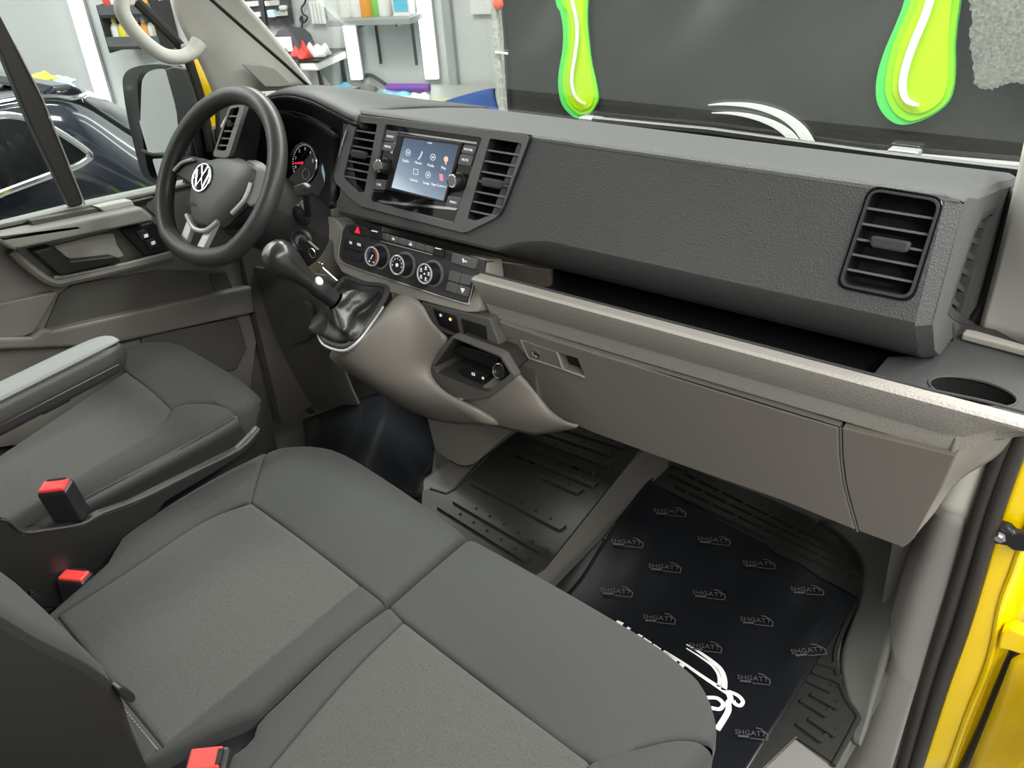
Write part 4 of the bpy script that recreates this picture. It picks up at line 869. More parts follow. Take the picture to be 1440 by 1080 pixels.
for k in range(26):
    t = math.radians(215 - k * 8); w_ = .0016 if k % 5 else .0026; p_ = gc + ICN * .001
    mk('tick', ribbon([p_ + (X * math.cos(t) + ICU * math.sin(t)) * gr * .84, p_ + (X * math.cos(t) + ICU * math.sin(t)) * gr * .92], w_, ICN, .0005), WHITEM, ic)
for k in range(6):
    t = math.radians(205 - k * 38); mk('numeral', text(str(k), .0105, gc + ICN * .001 + (X * math.cos(t) + ICU * math.sin(t)) * gr * .68, X, ICU, .0005), WHITEM, ic)
mk('needle', ribbon([gc + ICN * .004, gc + ICN * .004 + (X * math.cos(math.radians(190)) + ICU * math.sin(math.radians(190))) * gr * .8], [.006, .0025], ICN, .0008), REDM, ic, label='glowing red needle')
g2 = gc - ICU * gr * .52 + X * gr * .25
mk('small_gauge', tube([g2 + ICN * .002 + (X * math.cos(t) + ICU * math.sin(t)) * gr * .26 for t in [k * math.pi / 12 for k in range(24)]], .0008, 5, True), GREYM, ic)
mk('display', prism(WL([(455, 210), (468, 204), (474, 236), (466, 262), (458, 262), (452, 240)], pl=PI, off=.001), -ICN * .001), mat('cluster_display', (.05, .08, .10), .2, emit=(.3, .42, .5), estr=.5), ic, label='dim bluish central display')
q = W(459, 262, pl=PI, off=.002); mk('warning_lamp', box(q, (.009, .001, .008)), REDM, ic)
mk('cluster_rim', tube(spline(WL([(404, 262), (420, 272), (440, 281), (458, 282), (470, 274)], pl=PI, off=.004), 5), .003, 8), SILVER, ic, smooth=True)
# ---- driver side vent
dvp = [(323, 147), (346, 143), (322, 218), (299, 218)]
PD = (W(325, 180, y=1.20), Vector((.35, -.93, .12)).normalized())
dvo = rnd(WL(crop(200, 100, 3.6, [(445, 172), (528, 158), (440, 440), (358, 432)]), pl=PD, off=.004), .012)
dvi = rnd(WL(crop(200, 100, 3.6, [(450, 190), (498, 180), (425, 405), (378, 398)]), pl=PD, off=.004), .006)
dU = (Z - PD[1] * Z.dot(PD[1])).normalized()
dv = vent(db, dvi, 'driver side air vent by the door', [.19, .36, .53, .70, .86], 1, .3, PLN=PD, U=dU, N=PD[1], duct=.03, edge=SILVER)
mk('vent_bezel', plate([p + PD[1] * .003 for p in dvo], [[p + PD[1] * .003 for p in dvi]], -PD[1] * .02), SILVER, dv, bevel=.002)
patch('vent_housing', [[W(a, b, y=c) for a, b, c in r] for r in [[(330, 150, 1.225), (350, 141, 1.24), (372, 134, 1.26)], [(318, 190, 1.22), (345, 190, 1.235), (366, 190, 1.26)], [(302, 235, 1.22), (332, 240, 1.235), (355, 250, 1.26)], [(290, 290, 1.23), (320, 300, 1.24), (345, 320, 1.26)]]], PADS, db, .01, 2)

# ================================================================== STEERING
SC = Vector((-1.63, 1.0, .88)); sa = math.radians(35)
SN = Vector((0, -math.cos(sa), math.sin(sa))); SU = Vector((0, math.sin(sa), math.cos(sa)))
def S(x, v, n=0.0): return SC + X * x + SU * v + SN * n
sw = thing('steering_wheel', 'black three spoke steering wheel with round emblem', 'steering wheel', SC - SN * .05)
rim = []
for k in range(64):
    t = k * 2 * math.pi / 64; v = .176 * math.sin(t); u = .1765 * math.cos(t)
    if v < -.135: v = -.135 + (v + .135) * .72; u *= 1.02
    rim.append(S(u, v))
mk('rim', tube(rim, .0195, 14, True), WHEEL, sw, smooth=True)
hubp = [(-.086, .012), (-.06, .030), (-.02, .042), (.03, .046), (.08, .043), (.108, .034), (.112, .016), (.09, -.018), (.06, -.05), (.03, -.083), (.008, -.10), (-.03, -.102), (-.055, -.09), (-.075, -.06), (-.086, -.02)]
hubp = [(x - .0, v) for x, v in hubp]
hb = [S(x, v, 0) for x, v in hubp]
hc = sum(hb, Vector()) / len(hb)
rings = [[p - SN * .035 for p in hb], [p - SN * .006 for p in hb], [p + (hc - p) * .04 + SN * .0 for p in hb], [p + (hc - p) * .12 + SN * .006 for p in hb], [p + (hc - p) * .5 + SN * .011 for p in hb]]
for r in rings: r.append(r[0])
g = grid(rings); n = len(rings[0]); g[1].append([len(g[0]) - n + i for i in range(n - 1)])
mk('airbag_cover', g, HUB, sw, smooth=True, sharp=40)
ec = S(-.034, -.008, .011); er = .031
mk('emblem_disc', lathe(ec - SN * .002, SN, [(0, er), (.003, er), (.004, er * .93), (.004, 0)], 36), GLOSS, sw, smooth=True)
def em(pts, w): mk('emblem_stroke', ribbon([ec + SN * .0035 + (X * a + SU * b) * er for a, b in pts], w, SN, .0015), CHROME, sw)
mk('emblem_ring', tube([ec + SN * .0025 + (X * math.cos(t) + SU * math.sin(t)) * er * .93 for t in [k * math.pi / 18 for k in range(36)]], .0022, 6, True), CHROME, sw, smooth=True)
em([(-.34, .80), (0, .10), (.34, .80)], .0055); em([(-.74, .44), (-.36, -.66), (0, -.02), (.36, -.66), (.74, .44)], .0055)
mk('lettering', text('AIRBAG', .010, S(-.045, -.066, .0095), X, SU, .0005), mat('hub_text', (.04, .04, .04), .6), sw)
def spoke(pts, m_, nb=-.004, th=.016, nm='spoke'): mk(nm, prism(rnd([S(x, v, nb) for x, v in pts], .006), -SN * th), m_, sw, bevel=.004)
spoke([(-.172, .022), (-.15, .034), (-.06, .034), (-.07, -.03), (-.11, -.022), (-.168, -.012)], WHEEL)
spoke([(.172, .024), (.15, .036), (.09, .04), (.085, -.03), (.12, -.04), (.172, -.02)], HUB)
spoke([(-.07, -.085), (-.048, -.098), (-.055, -.165), (-.078, -.155)], SILVER, -.006, .012)
spoke([(.002, -.098), (.028, -.085), (.005, -.165), (-.02, -.17)], SILVER, -.006, .012)
spoke([(-.06, -.150), (-.005, -.152), (-.008, -.172), (-.056, -.170)], SILVER, -.006, .012)
mk('spoke_trim', tube(spline([S(x, v, .0) for x, v in ((-.068, -.09), (-.03, -.112), (.01, -.110), (.04, -.085))], 5), .005, 8), SILVER, sw, smooth=True)
mk('spoke_trim', tube(spline([S(x, v, .002) for x, v in ((-.155, -.006), (-.135, .014), (-.10, .026))], 5), .004, 8), SILVER, sw, smooth=True)
mk('spoke_trim', tube(spline([S(x, v, -.002) for x, v in ((.105, .006), (.10, -.03), (.075, -.062))], 5), .005, 8), SILVER, sw, smooth=True)
mk('hub_back', lathe(S(0, -.02, -.036), -SN, [(0, .075), (.04, .07), (.06, .055)], 24), BLK, sw, smooth=True)
# column
sco = thing('steering_column', 'dark steering column shroud with stalk and ignition lock', 'steering column', S(.02, -.04, -.2))
ax_ = -SN
def oval(d, rx, rv, cx=0.0, cv=-.02): return [S(cx + rx * math.cos(t), cv + rv * math.sin(t), -d) for t in [k * 2 * math.pi / 24 for k in range(24)]]
rings = [oval(.06, .075, .075), oval(.075, .09, .085), oval(.16, .085, .085, .0, -.03), oval(.26, .08, .085, .0, -.04)]
for r in rings: r.append(r[0])
g = grid(rings); g[1].append(list(range(24)))
mk('shroud', g, mat('shroud_plastic', (.03, .03, .03), .45), sco, smooth=True, sharp=40)
q0 = W(434, 300, y=1.06); q1 = W(430, 262, y=1.00)
mk('stalk', tube([q0 + Vector((-.05, .03, 0)), q0, q0.lerp(q1, .5), q1], [.011, .009, .008, .009], 10), BLK, sco, smooth=True)
mk('stalk_end', prism(rnd([W(a, b, y=.995) for a, b in ((412, 262), (424, 258), (432, 264), (430, 275), (416, 277))], .004), Y * .012), mat('stalk_cap', (.03, .03, .03), .4), sco, bevel=.003)
mk('stalk_collar', lathe(W(425, 302, y=1.085), -Y, [(0, .024), (.008, .022), (.012, .014)], 20), BLK, sco, smooth=True)
iq = W(424, 338, y=1.075); ia = Vector((.55, -.75, .2)).normalized()
mk('ignition_lock', lathe(iq, ia, [(-.03, .024), (.004, .024), (.006, .02), (.003, .016), (.003, 0)], 24), BLK, sco, smooth=True)
mk('lock_face', lathe(iq + ia * .003, ia, [(0, .013), (.002, .012), (.002, 0)], 20), STEEL, sco, smooth=True)
kz = thing('key_ring', 'bunch of keys hanging from the ignition lock by the gear lever', 'keys', W(450, 370, y=1.03) - Z * .02)
mk('ignition_key', prism([W(a, b, y=1.05) for a, b in ((420, 334), (432, 340), (446, 352), (442, 360), (430, 356), (418, 344))], Y * .008), BLK, kz, bevel=.002)
rc = W(439, 356, y=1.045); mk('split_ring', tube([rc + X * .010 * math.cos(t) + Z * .010 * math.sin(t) for t in [k * math.pi / 10 for k in range(20)]], .0012, 6, True), STEEL, kz, smooth=True)
def K(pts, y): return [W(a, b, y=y) for a, b in crop(340, 300, 5.4, pts)]
mk('key_bow', prism(rnd(K([(535, 400), (575, 370), (612, 385), (612, 415), (575, 455), (540, 440)], 1.035), .004), Y * .003), mat('brass', (.62, .55, .38), .25, metal=1), kz, bevel=.0008)
mk('key_blade', prism(K([(588, 428), (608, 410), (722, 512), (710, 524), (690, 512), (682, 505), (670, 500), (660, 488)], 1.035), Y * .0025), STEEL, kz)

# ================================================================== GEAR LEVER
gl = thing('gear_lever', 'black gear lever with round knob and leather boot', 'gear lever', W(490, 470, y=1.02))
def G(px, py, y): return W(340 + px / 5.4, 300 + py / 5.4, y=y)
k0 = G(265, 320, .915); k1 = G(420, 440, .94)
ax_ = (k1 - k0).normalized()
mk('knob', lathe(k0 - ax_ * .024, ax_, [(0, .0), (.001, .013), (.006, .024), (.016, .0315), (.028, .034), (.042, .0325), (.06, .027), (.08, .020), (.105, .016)], 28), mat('knob_black', (.02, .02, .02), .28), gl, smooth=True)
mk('knob_highlight', lathe(k0 - ax_ * .0255, ax_, [(0, 0), (.0006, .009), (.004, .017)], 28), mat('knob_highlight_grey', (.18, .18, .18), .25), gl, smooth=True)  # paler cap: the knob's highlight put into the colour
c0 = k0 + ax_ * .085
mk('collar', lathe(c0, ax_, [(-.004, .0175), (.012, .0185), (.03, .0185), (.034, .0165), (.05, .0175), (.056, .016)], 24), BLK, gl, smooth=True)
for s_ in (-1, 1):
    side_ = ax_.cross(Vector((0, -1, .3))).normalized()
    mk('reverse_ring', lathe(c0 + ax_ * .004 + side_ * s_ * .015, side_ * s_, [(0, .0085), (.004, .0085), (.007, .004)], 14), mat('pale_ring', (.7, .7, .68), .3), gl, smooth=True)
# boot: folded leather loft from the frame up to the shaft
bf = [G(600, 830, .985), G(640, 950, .968), G(780, 1000, .965), G(880, 930, .985), G(960, 820, 1.02), G(1040, 700, 1.06), G(1090, 600, 1.10), G(1060, 560, 1.115), G(930, 545, 1.12), G(800, 500, 1.125), G(730, 560, 1.10), G(660, 680, 1.05)]
bfc = spline(bf, 3, True); nb = len(bfc); cb = sum(bfc, Vector()) / nb
tp = k0 + ax_ * .145; ss_ = ax_.orthogonal().normalized(); tt_ = ax_.cross(ss_)
rings = []
import cmath
for i in range(15):
    f = i / 14; row = []
    for k in range(nb):
        p = bfc[k]; d = (p - tp); d = d - ax_ * d.dot(ax_); d.normalize()
        top = tp + d * .019
        fold = .017 * math.sin(math.pi * f) * math.sin(k * 2 * math.pi * 4 / nb + 3 * f) + .008 * math.sin(math.pi * f) * math.sin(k * 2 * math.pi * 7 / nb + 5 * f) + .009 * math.sin(math.pi * f) * math.sin(5 * math.pi * f + k * 2 * math.pi * 2 / nb)
        q = p.lerp(top, f) ; q = q + (q - cb.lerp(tp, f)).normalized() * (fold + .012 * math.sin(math.pi * f)) - Z * .025 * math.sin(math.pi * f) * (1 - f)
        row.append(q)
    row.append(row[0]); rings.append(row)
mk('boot', grid(rings), LEATH, gl, smooth=True, sharp=0, sub=1)
fr = spline([p + (p - cb).normalized() * .004 for p in bf], 4, True)
mk('boot_frame', tube(fr, .006, 8, True), PADS, gl, smooth=True)
fr2 = spline([p + (p - cb).normalized() * .011 - Z * .004 for p in bf[0:6]], 4)
mk('boot_frame_edge', tube(fr2, .003, 8), SILVER, gl, smooth=True)
mk('boot_floor', grid([[cb - Z * .02] * nb + [cb - Z * .02], bfc + [bfc[0]]]), BLK, gl)

# ================================================================== SEATS
def coons(L, Rt, B, T, nu=26, nv=26, H=None, rad=(.006, .006, .006, .006), crown=.006, skirt=(0, 0, 0, 0)):
    """L,Rt: polylines rear->front; B,T: polylines left->right; rad/skirt = left,right,rear,front"""
    def samp(pl, t):
        pl = [Vector(p) for p in pl]; d = [0]
        for i in range(1, len(pl)): d.append(d[-1] + (pl[i] - pl[i - 1]).length)
        s = t * d[-1]
        for i in range(1, len(pl)):
            if s <= d[i] + 1e-9:
                k = (s - d[i - 1]) / max(1e-9, d[i] - d[i - 1]); return pl[i - 1].lerp(pl[i], k)
        return pl[-1]
    def dist(n): return [.5 - .5 * math.cos(math.pi * i / n) for i in range(n + 1)]
    us, vs = dist(nu), dist(nv); L, Rt, B, T = [spline(p, 8) for p in (L, Rt, B, T)]
    P00, P10, P01, P11 = L[0], Rt[0], L[-1], Rt[-1]; rows = []
    def dr(d, r):
        if r <= 0 or d >= r: return 0.0
        return r - math.sqrt(max(0, r * r - (r - d) ** 2))
    for v in vs:
        l, r_ = samp(L, v), samp(Rt, v); row = []
        for u in us:
            b, t = samp(B, u), samp(T, u)
            p = l * (1 - u) + r_ * u + b * (1 - v) + t * v - (P00 * (1 - u) * (1 - v) + P10 * u * (1 - v) + P01 * (1 - u) * v + P11 * u * v)
            wu = (r_ - l).length; wv = (t - b).length
            z = crown * math.sin(math.pi * u) * math.sin(math.pi * v) - dr(u * wu, rad[0]) - dr((1 - u) * wu, rad[1]) - dr(v * wv, rad[2]) - dr((1 - v) * wv, rad[3])
            row.append(Vector((p.x, p.y, p.z + z)))
        rows.append(row)
    if skirt[3]: rows.append([p + Vector((0, .004, -skirt[3] * .5)) for p in rows[-1]]); rows.append([p + Vector((0, -.01, -skirt[3] * .5)) for p in rows[-1]])
    if skirt[2]: rows.insert(0, [p - Z * skirt[2] for p in rows[0]])
    if skirt[0]: rows = [[r[0] + Vector((.02, 0, -skirt[0])), r[0] + Vector((0, 0, -skirt[0] * .5))] + r for r in rows]
    if skirt[1]: rows = [r + [r[-1] + Vector((0, 0, -skirt[1] * .5)), r[-1] + Vector((-.02, 0, -skirt[1]))] for r in rows]
    return grid(rows)
def panel(name, parent, m_, L, Rt, B, T, **k): return mk(name, coons(L, Rt, B, T, **k), m_, parent, smooth=True, sharp=0)
Q = lambda pts, z: [W(a, b, z=z) for a, b in pts]
ZB = .43
bench = thing('double_bench_seat', 'grey and charcoal fabric double passenger bench seat', 'seat', (-.83, .55, 0))
G_ = .0015
# middle place
mTL, mTR, mBR, mBL = Q([(353, 706)], ZB)[0], Q([(507, 822)], ZB)[0], Q([(229, 1050)], ZB)[0], Q([(80, 866)], ZB)[0]
panel('seat_insert', bench, FABL, [mBL, *Q([(180, 802), (285, 733)], ZB), mTL], [mBR, *Q([(390, 920)], ZB), mTR], [mBL, *Q([(155, 960)], ZB), mBR], [mTL, *Q([(430, 762)], ZB), mTR], crown=.010)
fl_, fr_ = Q([(374, 631)], ZB)[0], Q([(658, 745)], ZB)[0]
gapc = Q([(540, 847)], ZB)[0]
panel('front_panel', bench, FABD, [mTL, *Q([(362, 672)], ZB), fl_], [gapc, *Q([(600, 797)], ZB), fr_], [mTL, *Q([(430, 763), (507, 822)], ZB), gapc], [fl_, *Q([(400, 622), (445, 621), (490, 634), (580, 690)], ZB), fr_], rad=(.006, .014, .008, .03), skirt=(0, .05, 0, .2), crown=.012)
panel('side_bolster', bench, FABD, Q([(30, 893), (155, 790), (168, 757), (240, 706), (310, 664)], ZB) + [fl_], Q([(30, 900)], ZB) + [mBL] + Q([(180, 802), (285, 733), (335, 709)], ZB) + [mTL], Q([(30, 893), (30, 900)], ZB), [fl_, *Q([(362, 672)], ZB), mTL], rad=(.02, .006, .004, .006), skirt=(.25, 0, 0, 0), crown=.012)
stA = [Q([(205, 1072)], ZB)[0], *Q([(300, 1025), (360, 1000), (370, 990), (450, 920), (500, 880)], ZB), gapc]
panel('side_bolster', bench, FABD, [Q([(195, 1075)], ZB)[0], mBR, *Q([(390, 920)], ZB), mTR], stA, [Q([(195, 1075)], ZB)[0], stA[0]], [mTR, gapc], rad=(.005, .012, .004, .005), skirt=(0, .12, 0, 0), crown=.006)
rb0, rb1 = Vector((-1.33, .16, ZB)), Vector((-.90, .16, ZB))
panel('rear_strip', bench, FABD, [rb0, *Q([(30, 900)], ZB), mBL], [rb1, mBR], [rb0, rb1], [mBL, *Q([(155, 960)], ZB), mBR], crown=0)
st_ = []
sc_l = spline([mBL, *Q([(155, 960)], ZB), mBR], 24)
for k in range(0, len(sc_l) - 1):
    p = sc_l[k] + Vector((0, -.007, .0)); st_.append(box(p, (.0045, .0014, .001)))
mk('stitching', join(*st_), STITCH, bench, kind='stuff')
# outer place
oTL = Q([(567, 873)], ZB)[0]; oF = Q([(545, 850)], ZB)[0]
oTR = Vector((-.455, .575, ZB)); oBL = Vector((-.80, .25, ZB)); oBR = Vector((-.42, .25, ZB))
oTR = W(830, 1072, z=ZB)
oFR = W(1003, 1043, z=ZB); oFR.x = -.325
oBL = oTL + Vector((.055, -.36, 0)); oBR = Vector((-.425, oBL.y, ZB))
panel('seat_insert', bench, FABL, [oBL, *Q([(480, 960)], ZB), oTL], [oBR, oTR], [oBL, oBR], [oTL, *Q([(680, 960)], ZB), oTR], crown=.010)
panel('front_panel', bench, FABD, [oF, *Q([(605, 798)], ZB), *Q([(664, 748)], ZB)], [oFR, *Q([(1008, 1020), (1000, 985)], ZB), Q([(978, 945)], ZB)[0]], [oF, oTL, *Q([(680, 960)], ZB), oTR, *Q([(890, 1054), (950, 1040)], ZB), oFR], [*Q([(664, 748)], ZB), *Q([(740, 790), (850, 853), (930, 902)], ZB), Q([(978, 945)], ZB)[0]], rad=(.014, .012, .008, .03), skirt=(.05, .05, 0, .2), crown=.012)
oO = [Vector((-.335, oBL.y, ZB)), Vector((-.325, .5, ZB)), oFR]
panel('side_bolster', bench, FABD, [oBR, oTR], oO, [oBR, oO[0]], [oTR, *Q([(890, 1054), (950, 1040)], ZB), oFR], rad=(.005, .03, .004, .005), skirt=(0, .25, 0, 0), crown=.01)
stB = [Q([(300, 1095)], ZB)[0], *Q([(318, 1064), (352, 1038), (362, 1012), (390, 985), (480, 900)], ZB), oF]
panel('side_bolster', bench, FABD, stB, [oBL, *Q([(480, 960)], ZB), oTL], [stB[0], oBL], [oF, oTL], rad=(.014, .005, .004, .005), skirt=(.12, 0, 0, 0), crown=.008)
panel('rear_strip', bench, FABD, [Vector((-.86, .08, ZB)), oBL], [Vector((-.335, .08, ZB)), Vector((-.335, oBL.y, ZB))], [Vector((-.86, .08, ZB)), Vector((-.335, .08, ZB))], [oBL, Vector((-.335, oBL.y, ZB))], crown=0)
sm_ = spline([p + Z * -.004 for p in [oTR, *Q([(890, 1054), (950, 1040)], ZB), oFR]], 10)
mk('seat_base', box((-.83, .40, .17), (.92, .60, .34)), BLK, bench, bevel=.02)
mk('seat_underside', box((-.83, .47, .37), (.94, .60, .06)), BLK, bench, bevel=.01)
# middle backrest
def back(x0, x1, prof_f, th, nm, sides=True):
    rows = []
    xs_ = [x0, x0 + .012, x0 + .04, (x0 + x1) / 2, x1 - .04, x1 - .012, x1]; dz = [.03, .008, 0, -.006, 0, .008, .03]
    for (y, z) in prof_f: rows.append([Vector((x, y - d, z)) for x, d in zip(xs_, dz)])
    for (y, z) in reversed(prof_f): rows.append([Vector((x, y - th + d, z + .01)) for x, d in zip(xs_, dz)])
    rows.append(rows[0])
    g = grid(rows); n = len(xs_); m2 = len(rows) - 1
    g[1].append([i * n for i in range(m2)]); g[1].append([i * n + n - 1 for i in range(m2)][::-1])
    return g
pf = [(.262, .40), (.258, .50), (.255, .57), (.238, .63), (.203, .70), (.176, .76), (.13, .86), (.09, .95), (.05, 1.0), (.0, 1.01)]
mk('backrest', back(-1.31, -.90, pf, .16, 'b'), FABD, bench, smooth=True, sharp=60)
sp_ = [Vector((-.882, p.x, p.y)) for p in spline([Vector((a, b, 0)) for a, b in [(.243, .40), (.243, .50), (.246, .571), (.228, .629), (.193, .70), (.168, .758), (.12, .86), (.08, .95), (.0, 1.0)]], 4)]
spn = sp_ + [Vector((-.882, -.10, .98)), Vector((-.882, .0, .40))]
mk('backrest_shell', prism(spn, X * -.02), mat('shell_plastic', (.010, .010, .009), .5), bench, bevel=.008, seg=3)
q = W(178, 982, x=-.872); mk('fold_lever', prism(rnd([W(a, b, x=-.872) for a, b in ((164, 970), (172, 965), (190, 976), (192, 984), (186, 990), (170, 980))], .004), X * -.016), BLK, bench, bevel=.003)
pf2 = [(.19, .42), (.15, .50), (.08, .60), (.02, .72), (-.04, .86), (-.10, 1.0), (-.16, 1.12), (-.2, 1.13)]
mk('backrest', back(-.86, -.34, pf2, .13, 'b'), FABD, bench, smooth=True, sharp=60)
# driver seat
ZD = .50
ds = thing('driver_seat', 'grey and charcoal fabric driver seat with folding armrest', 'seat', (-1.65, .5, 0))
dTL, dTR = W(177, 522, z=ZD), W(241, 575, z=ZD)
dBL, dBR = W(-60, 680, z=ZD), W(-60, 770, z=ZD)
panel('seat_insert', ds, FABL, [dBL, *Q([(60, 600)], ZD), dTL], [dBR, *Q([(30, 720), (110, 672), (205, 615), (232, 592)], ZD), dTR], [dBL, dBR], [dTL, *Q([(212, 548)], ZD), dTR], crown=.008)
dFL, dFR = W(170, 482, z=ZD), W(369, 552, z=ZD)
panel('front_panel', ds, FABD, [dTL, *Q([(165, 500)], ZD), dFL], [dTR, *Q([(262, 568), (300, 568)], ZD), W(330, 577, z=ZD), dFR], [dTL, *Q([(212, 548)], ZD), dTR], [dFL, *Q([(205, 476), (250, 477), (300, 502), (340, 526)], ZD), dFR], rad=(.02, .02, .006, .03), skirt=(0, .1, 0, .2), crown=.012)
crest = Q([(-60, 790), (30, 735), (110, 695), (240, 627), (300, 595)], ZD) + [W(330, 577, z=ZD)]
panel('side_bolster', ds, FABD, [dBR, *Q([(30, 720), (110, 672), (205, 615), (232, 592)], ZD), dTR], crest, [dBR, crest[0]], [dTR, *Q([(262, 568), (300, 568)], ZD), crest[-1]], rad=(.006, .018, .004, .005), crown=.012)
crl = spline([W(a, b, z=ZD - .01) for a, b in ((20, 742), (110, 697), (240, 629), (330, 582))], 5)
mk('piping', tube(crl, .002, 6), SEAM, ds, smooth=True)
sidep = [W(a, b, x=-1.385) for a, b in ((372, 580), (378, 600), (345, 632), (250, 690), (130, 745), (40, 755), (0, 745), (-60, 790), (-60, 830))]
patch('seat_side', [[p + Vector((-.0, 0, -.012)) for p in crest[1:]] + [dFR - Z * .02], [p + Vector((.004, 0, -.07)) for p in crest[1:]] + [dFR + Vector((.01, 0, -.08))], [p + Vector((0, 0, -.17)) for p in crest[1:]] + [dFR + Vector((0, 0, -.17))]], mat('seat_side_vinyl', (.012, .012, .012), .55), ds, .01, 1)
sh_ = crop(0, 440, 3, [(-200, 900), (0, 870), (40, 880), (100, 925), (280, 900), (345, 890), (430, 845), (560, 800), (800, 680), (1010, 575), (1075, 510), (1100, 480), (1105, 500), (1080, 545), (1040, 590), (900, 680), (700, 800), (560, 1000), (560, 1250), (-200, 1250)])
mk('side_shield', prism([W(a, b, x=-1.345) for a, b in sh_], X * -.02), mat('shield_black', (.012, .012, .012), .35), ds, bevel=.006, seg=3)
mk('shield_edge', tube(spline([W(a, b, x=-1.343) for a, b in crop(0, 440, 3, [(0, 872), (40, 882), (100, 925), (200, 915), (345, 890), (430, 845), (600, 780), (800, 680), (1010, 575), (1085, 500)])], 4), .0025, 6), SEALM, ds, smooth=True)
mk('seat_base', box((-1.64, .5, .17), (.48, .6, .34)), BLK, ds, bevel=.02)
# armrest
def AR(px, py, y): return W(px, py, x=y)
arx = -1.46
at = [W(a, b, x=c) for a, b, c in ((-80, 590, -1.50), (0, 549, -1.50), (100, 500, -1.49), (165, 468, -1.48), (182, 463, -1.47))]
ab = [W(a, b, x=c) for a, b, c in ((-80, 640, -1.40), (0, 577, -1.40), (100, 520, -1.40), (170, 480, -1.41), (186, 466, -1.42))]
rows = []
a0 = W(190, 487, x=-1.44); 
armdir = (at[1] - at[3]).normalized()
tipc = W(172, 490, x=-1.44); endc_ = tipc + armdir * .62
secs = []
su_ = armdir.cross(X).normalized()
if su_.z < 0: su_ = -su_
for f, sc_ in ((0, .35), (.012, .72), (.035, .95), (.07, 1), (.3, 1.05), (.62, 1.1)):
    c_ = tipc + armdir * f; w_, h_ = .036 * sc_, .030 * sc_; r_ = []
    for k in range(20):
        t = 2 * math.pi * k / 20; cx, sx_ = math.cos(t), math.sin(t)
        r_.append(c_ + X * w_ * math.copysign(abs(cx) ** .55, cx) + su_ * h_ * math.copysign(abs(sx_) ** .55, sx_))
    r_.append(r_[0]); secs.append(r_)
g = grid(secs); g[1].append(list(range(20)))
arm = mk('armrest', g, mat('armrest_vinyl', (.022, .022, .022), .5), ds, smooth=True, sharp=0)
tops = []
for f, sc_ in ((.004, .5), (.015, .8), (.05, .97), (.3, 1.02), (.62, 1.06)):
    c_ = tipc + armdir * f + su_ * (.0305 * min(1, .55 + sc_ * .48)); tops.append([c_ - X * .030 * sc_, c_ + su_ * .006 * sc_, c_ + X * .030 * sc_])
patch('armrest_pad', tops, mat('armrest_top', (.17, .18, .18), .6), ds, .004, 2)
mk('armrest_seam', tube([tipc + armdir * f + X * .0355 - su_ * .006 for f in (.03, .1, .3, .62)], .0015, 6), BLK, ds, smooth=True)
q = tipc + armdir * .14 - su_ * .034; mk('adjust_tab', box(q, (.02, .05, .012), Matrix((X, armdir, su_)).transposed()), BLK, ds, bevel=.003)
# buckles
def buckle(label, base, up, fwd_, w, d, h, shape_top=True):
    up = Vector(up).normalized(); fw = Vector(fwd_).normalized(); fw = (fw - up * fw.dot(up)).normalized(); s = fw.cross(up)
    Rm = Matrix((s, fw, up)).transposed(); base = Vector(base)
    t = thing('seat_belt_buckle', label, 'buckle', base, 'seat belt buckles')
    mk('housing', box(base + up * h / 2, (w, d, h), Rm), BLK, t, bevel=.006, seg=3)
    mk('release_button', box(base + up * (h + .0005) + fw * -.001, (w * .84, d * .74, .007), Rm), RED, t, bevel=.002)
    mk('slot', box(base + up * (h + .003) + fw * d * .33, (w * .6, d * .12, .004), Rm), DEEP, t)
    mk('stalk', box(base - up * .04, (w * .6, d * .5, .09), Rm), CK, t, bevel=.003)
tq = W(82, 676, x=-1.375)
buckle('upright red buttoned buckle beside the driver seat', tq - Z * .075 , (.0, -.12, 1), (-.62, .78, 0), .052, .034, .07)
tq = W(100, 812, x=-1.325)
buckle('red buttoned buckle tucked by the left side of the bench seat', tq - Z * .055, (0, .1, 1), (-.5, .85, 0), .05, .034, .055)
tq = W(293, 1062, z=.445)
buckle('red buttoned buckle in the gap between the two bench cushions', tq - Z * .055, (.05, -.1, 1), (.75, .66, 0), .036, .055, .055)
tq = W(45, 850, x=-1.33)
mk('belt_guide', prism(rnd([W(a, b, x=-1.335) for a, b in crop(0, 740, 5.54, [(210, 600), (250, 505), (345, 570), (310, 640), (220, 700)])], .004), X * -.02), BLK, bevel=.003, label='small black plastic belt guide beside the bench backrest', cat='belt guide')

# ================================================================== DRIVER DOOR
DX = -2.03
dd = thing('driver_door', 'grey driver door with armrest bar, pocket and side window', 'door', (DX, .75, .1))
def D(pts, x): return [W(a, b, x=x) for a, b in pts]
def D8(pts, x): return D(crop(0, 240, 4, pts), x)
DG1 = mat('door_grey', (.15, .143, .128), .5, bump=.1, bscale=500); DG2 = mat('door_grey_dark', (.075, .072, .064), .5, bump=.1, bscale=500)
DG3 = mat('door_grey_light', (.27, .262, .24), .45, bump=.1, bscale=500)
low_ = D([(-80, 345), (0, 328), (225, 276), (310, 262), (330, 330), (345, 420), (360, 480), (350, 560), (200, 600), (-80, 640)], DX)
mk('door_panel', prism(low_, X * -.04), DG1, dd)
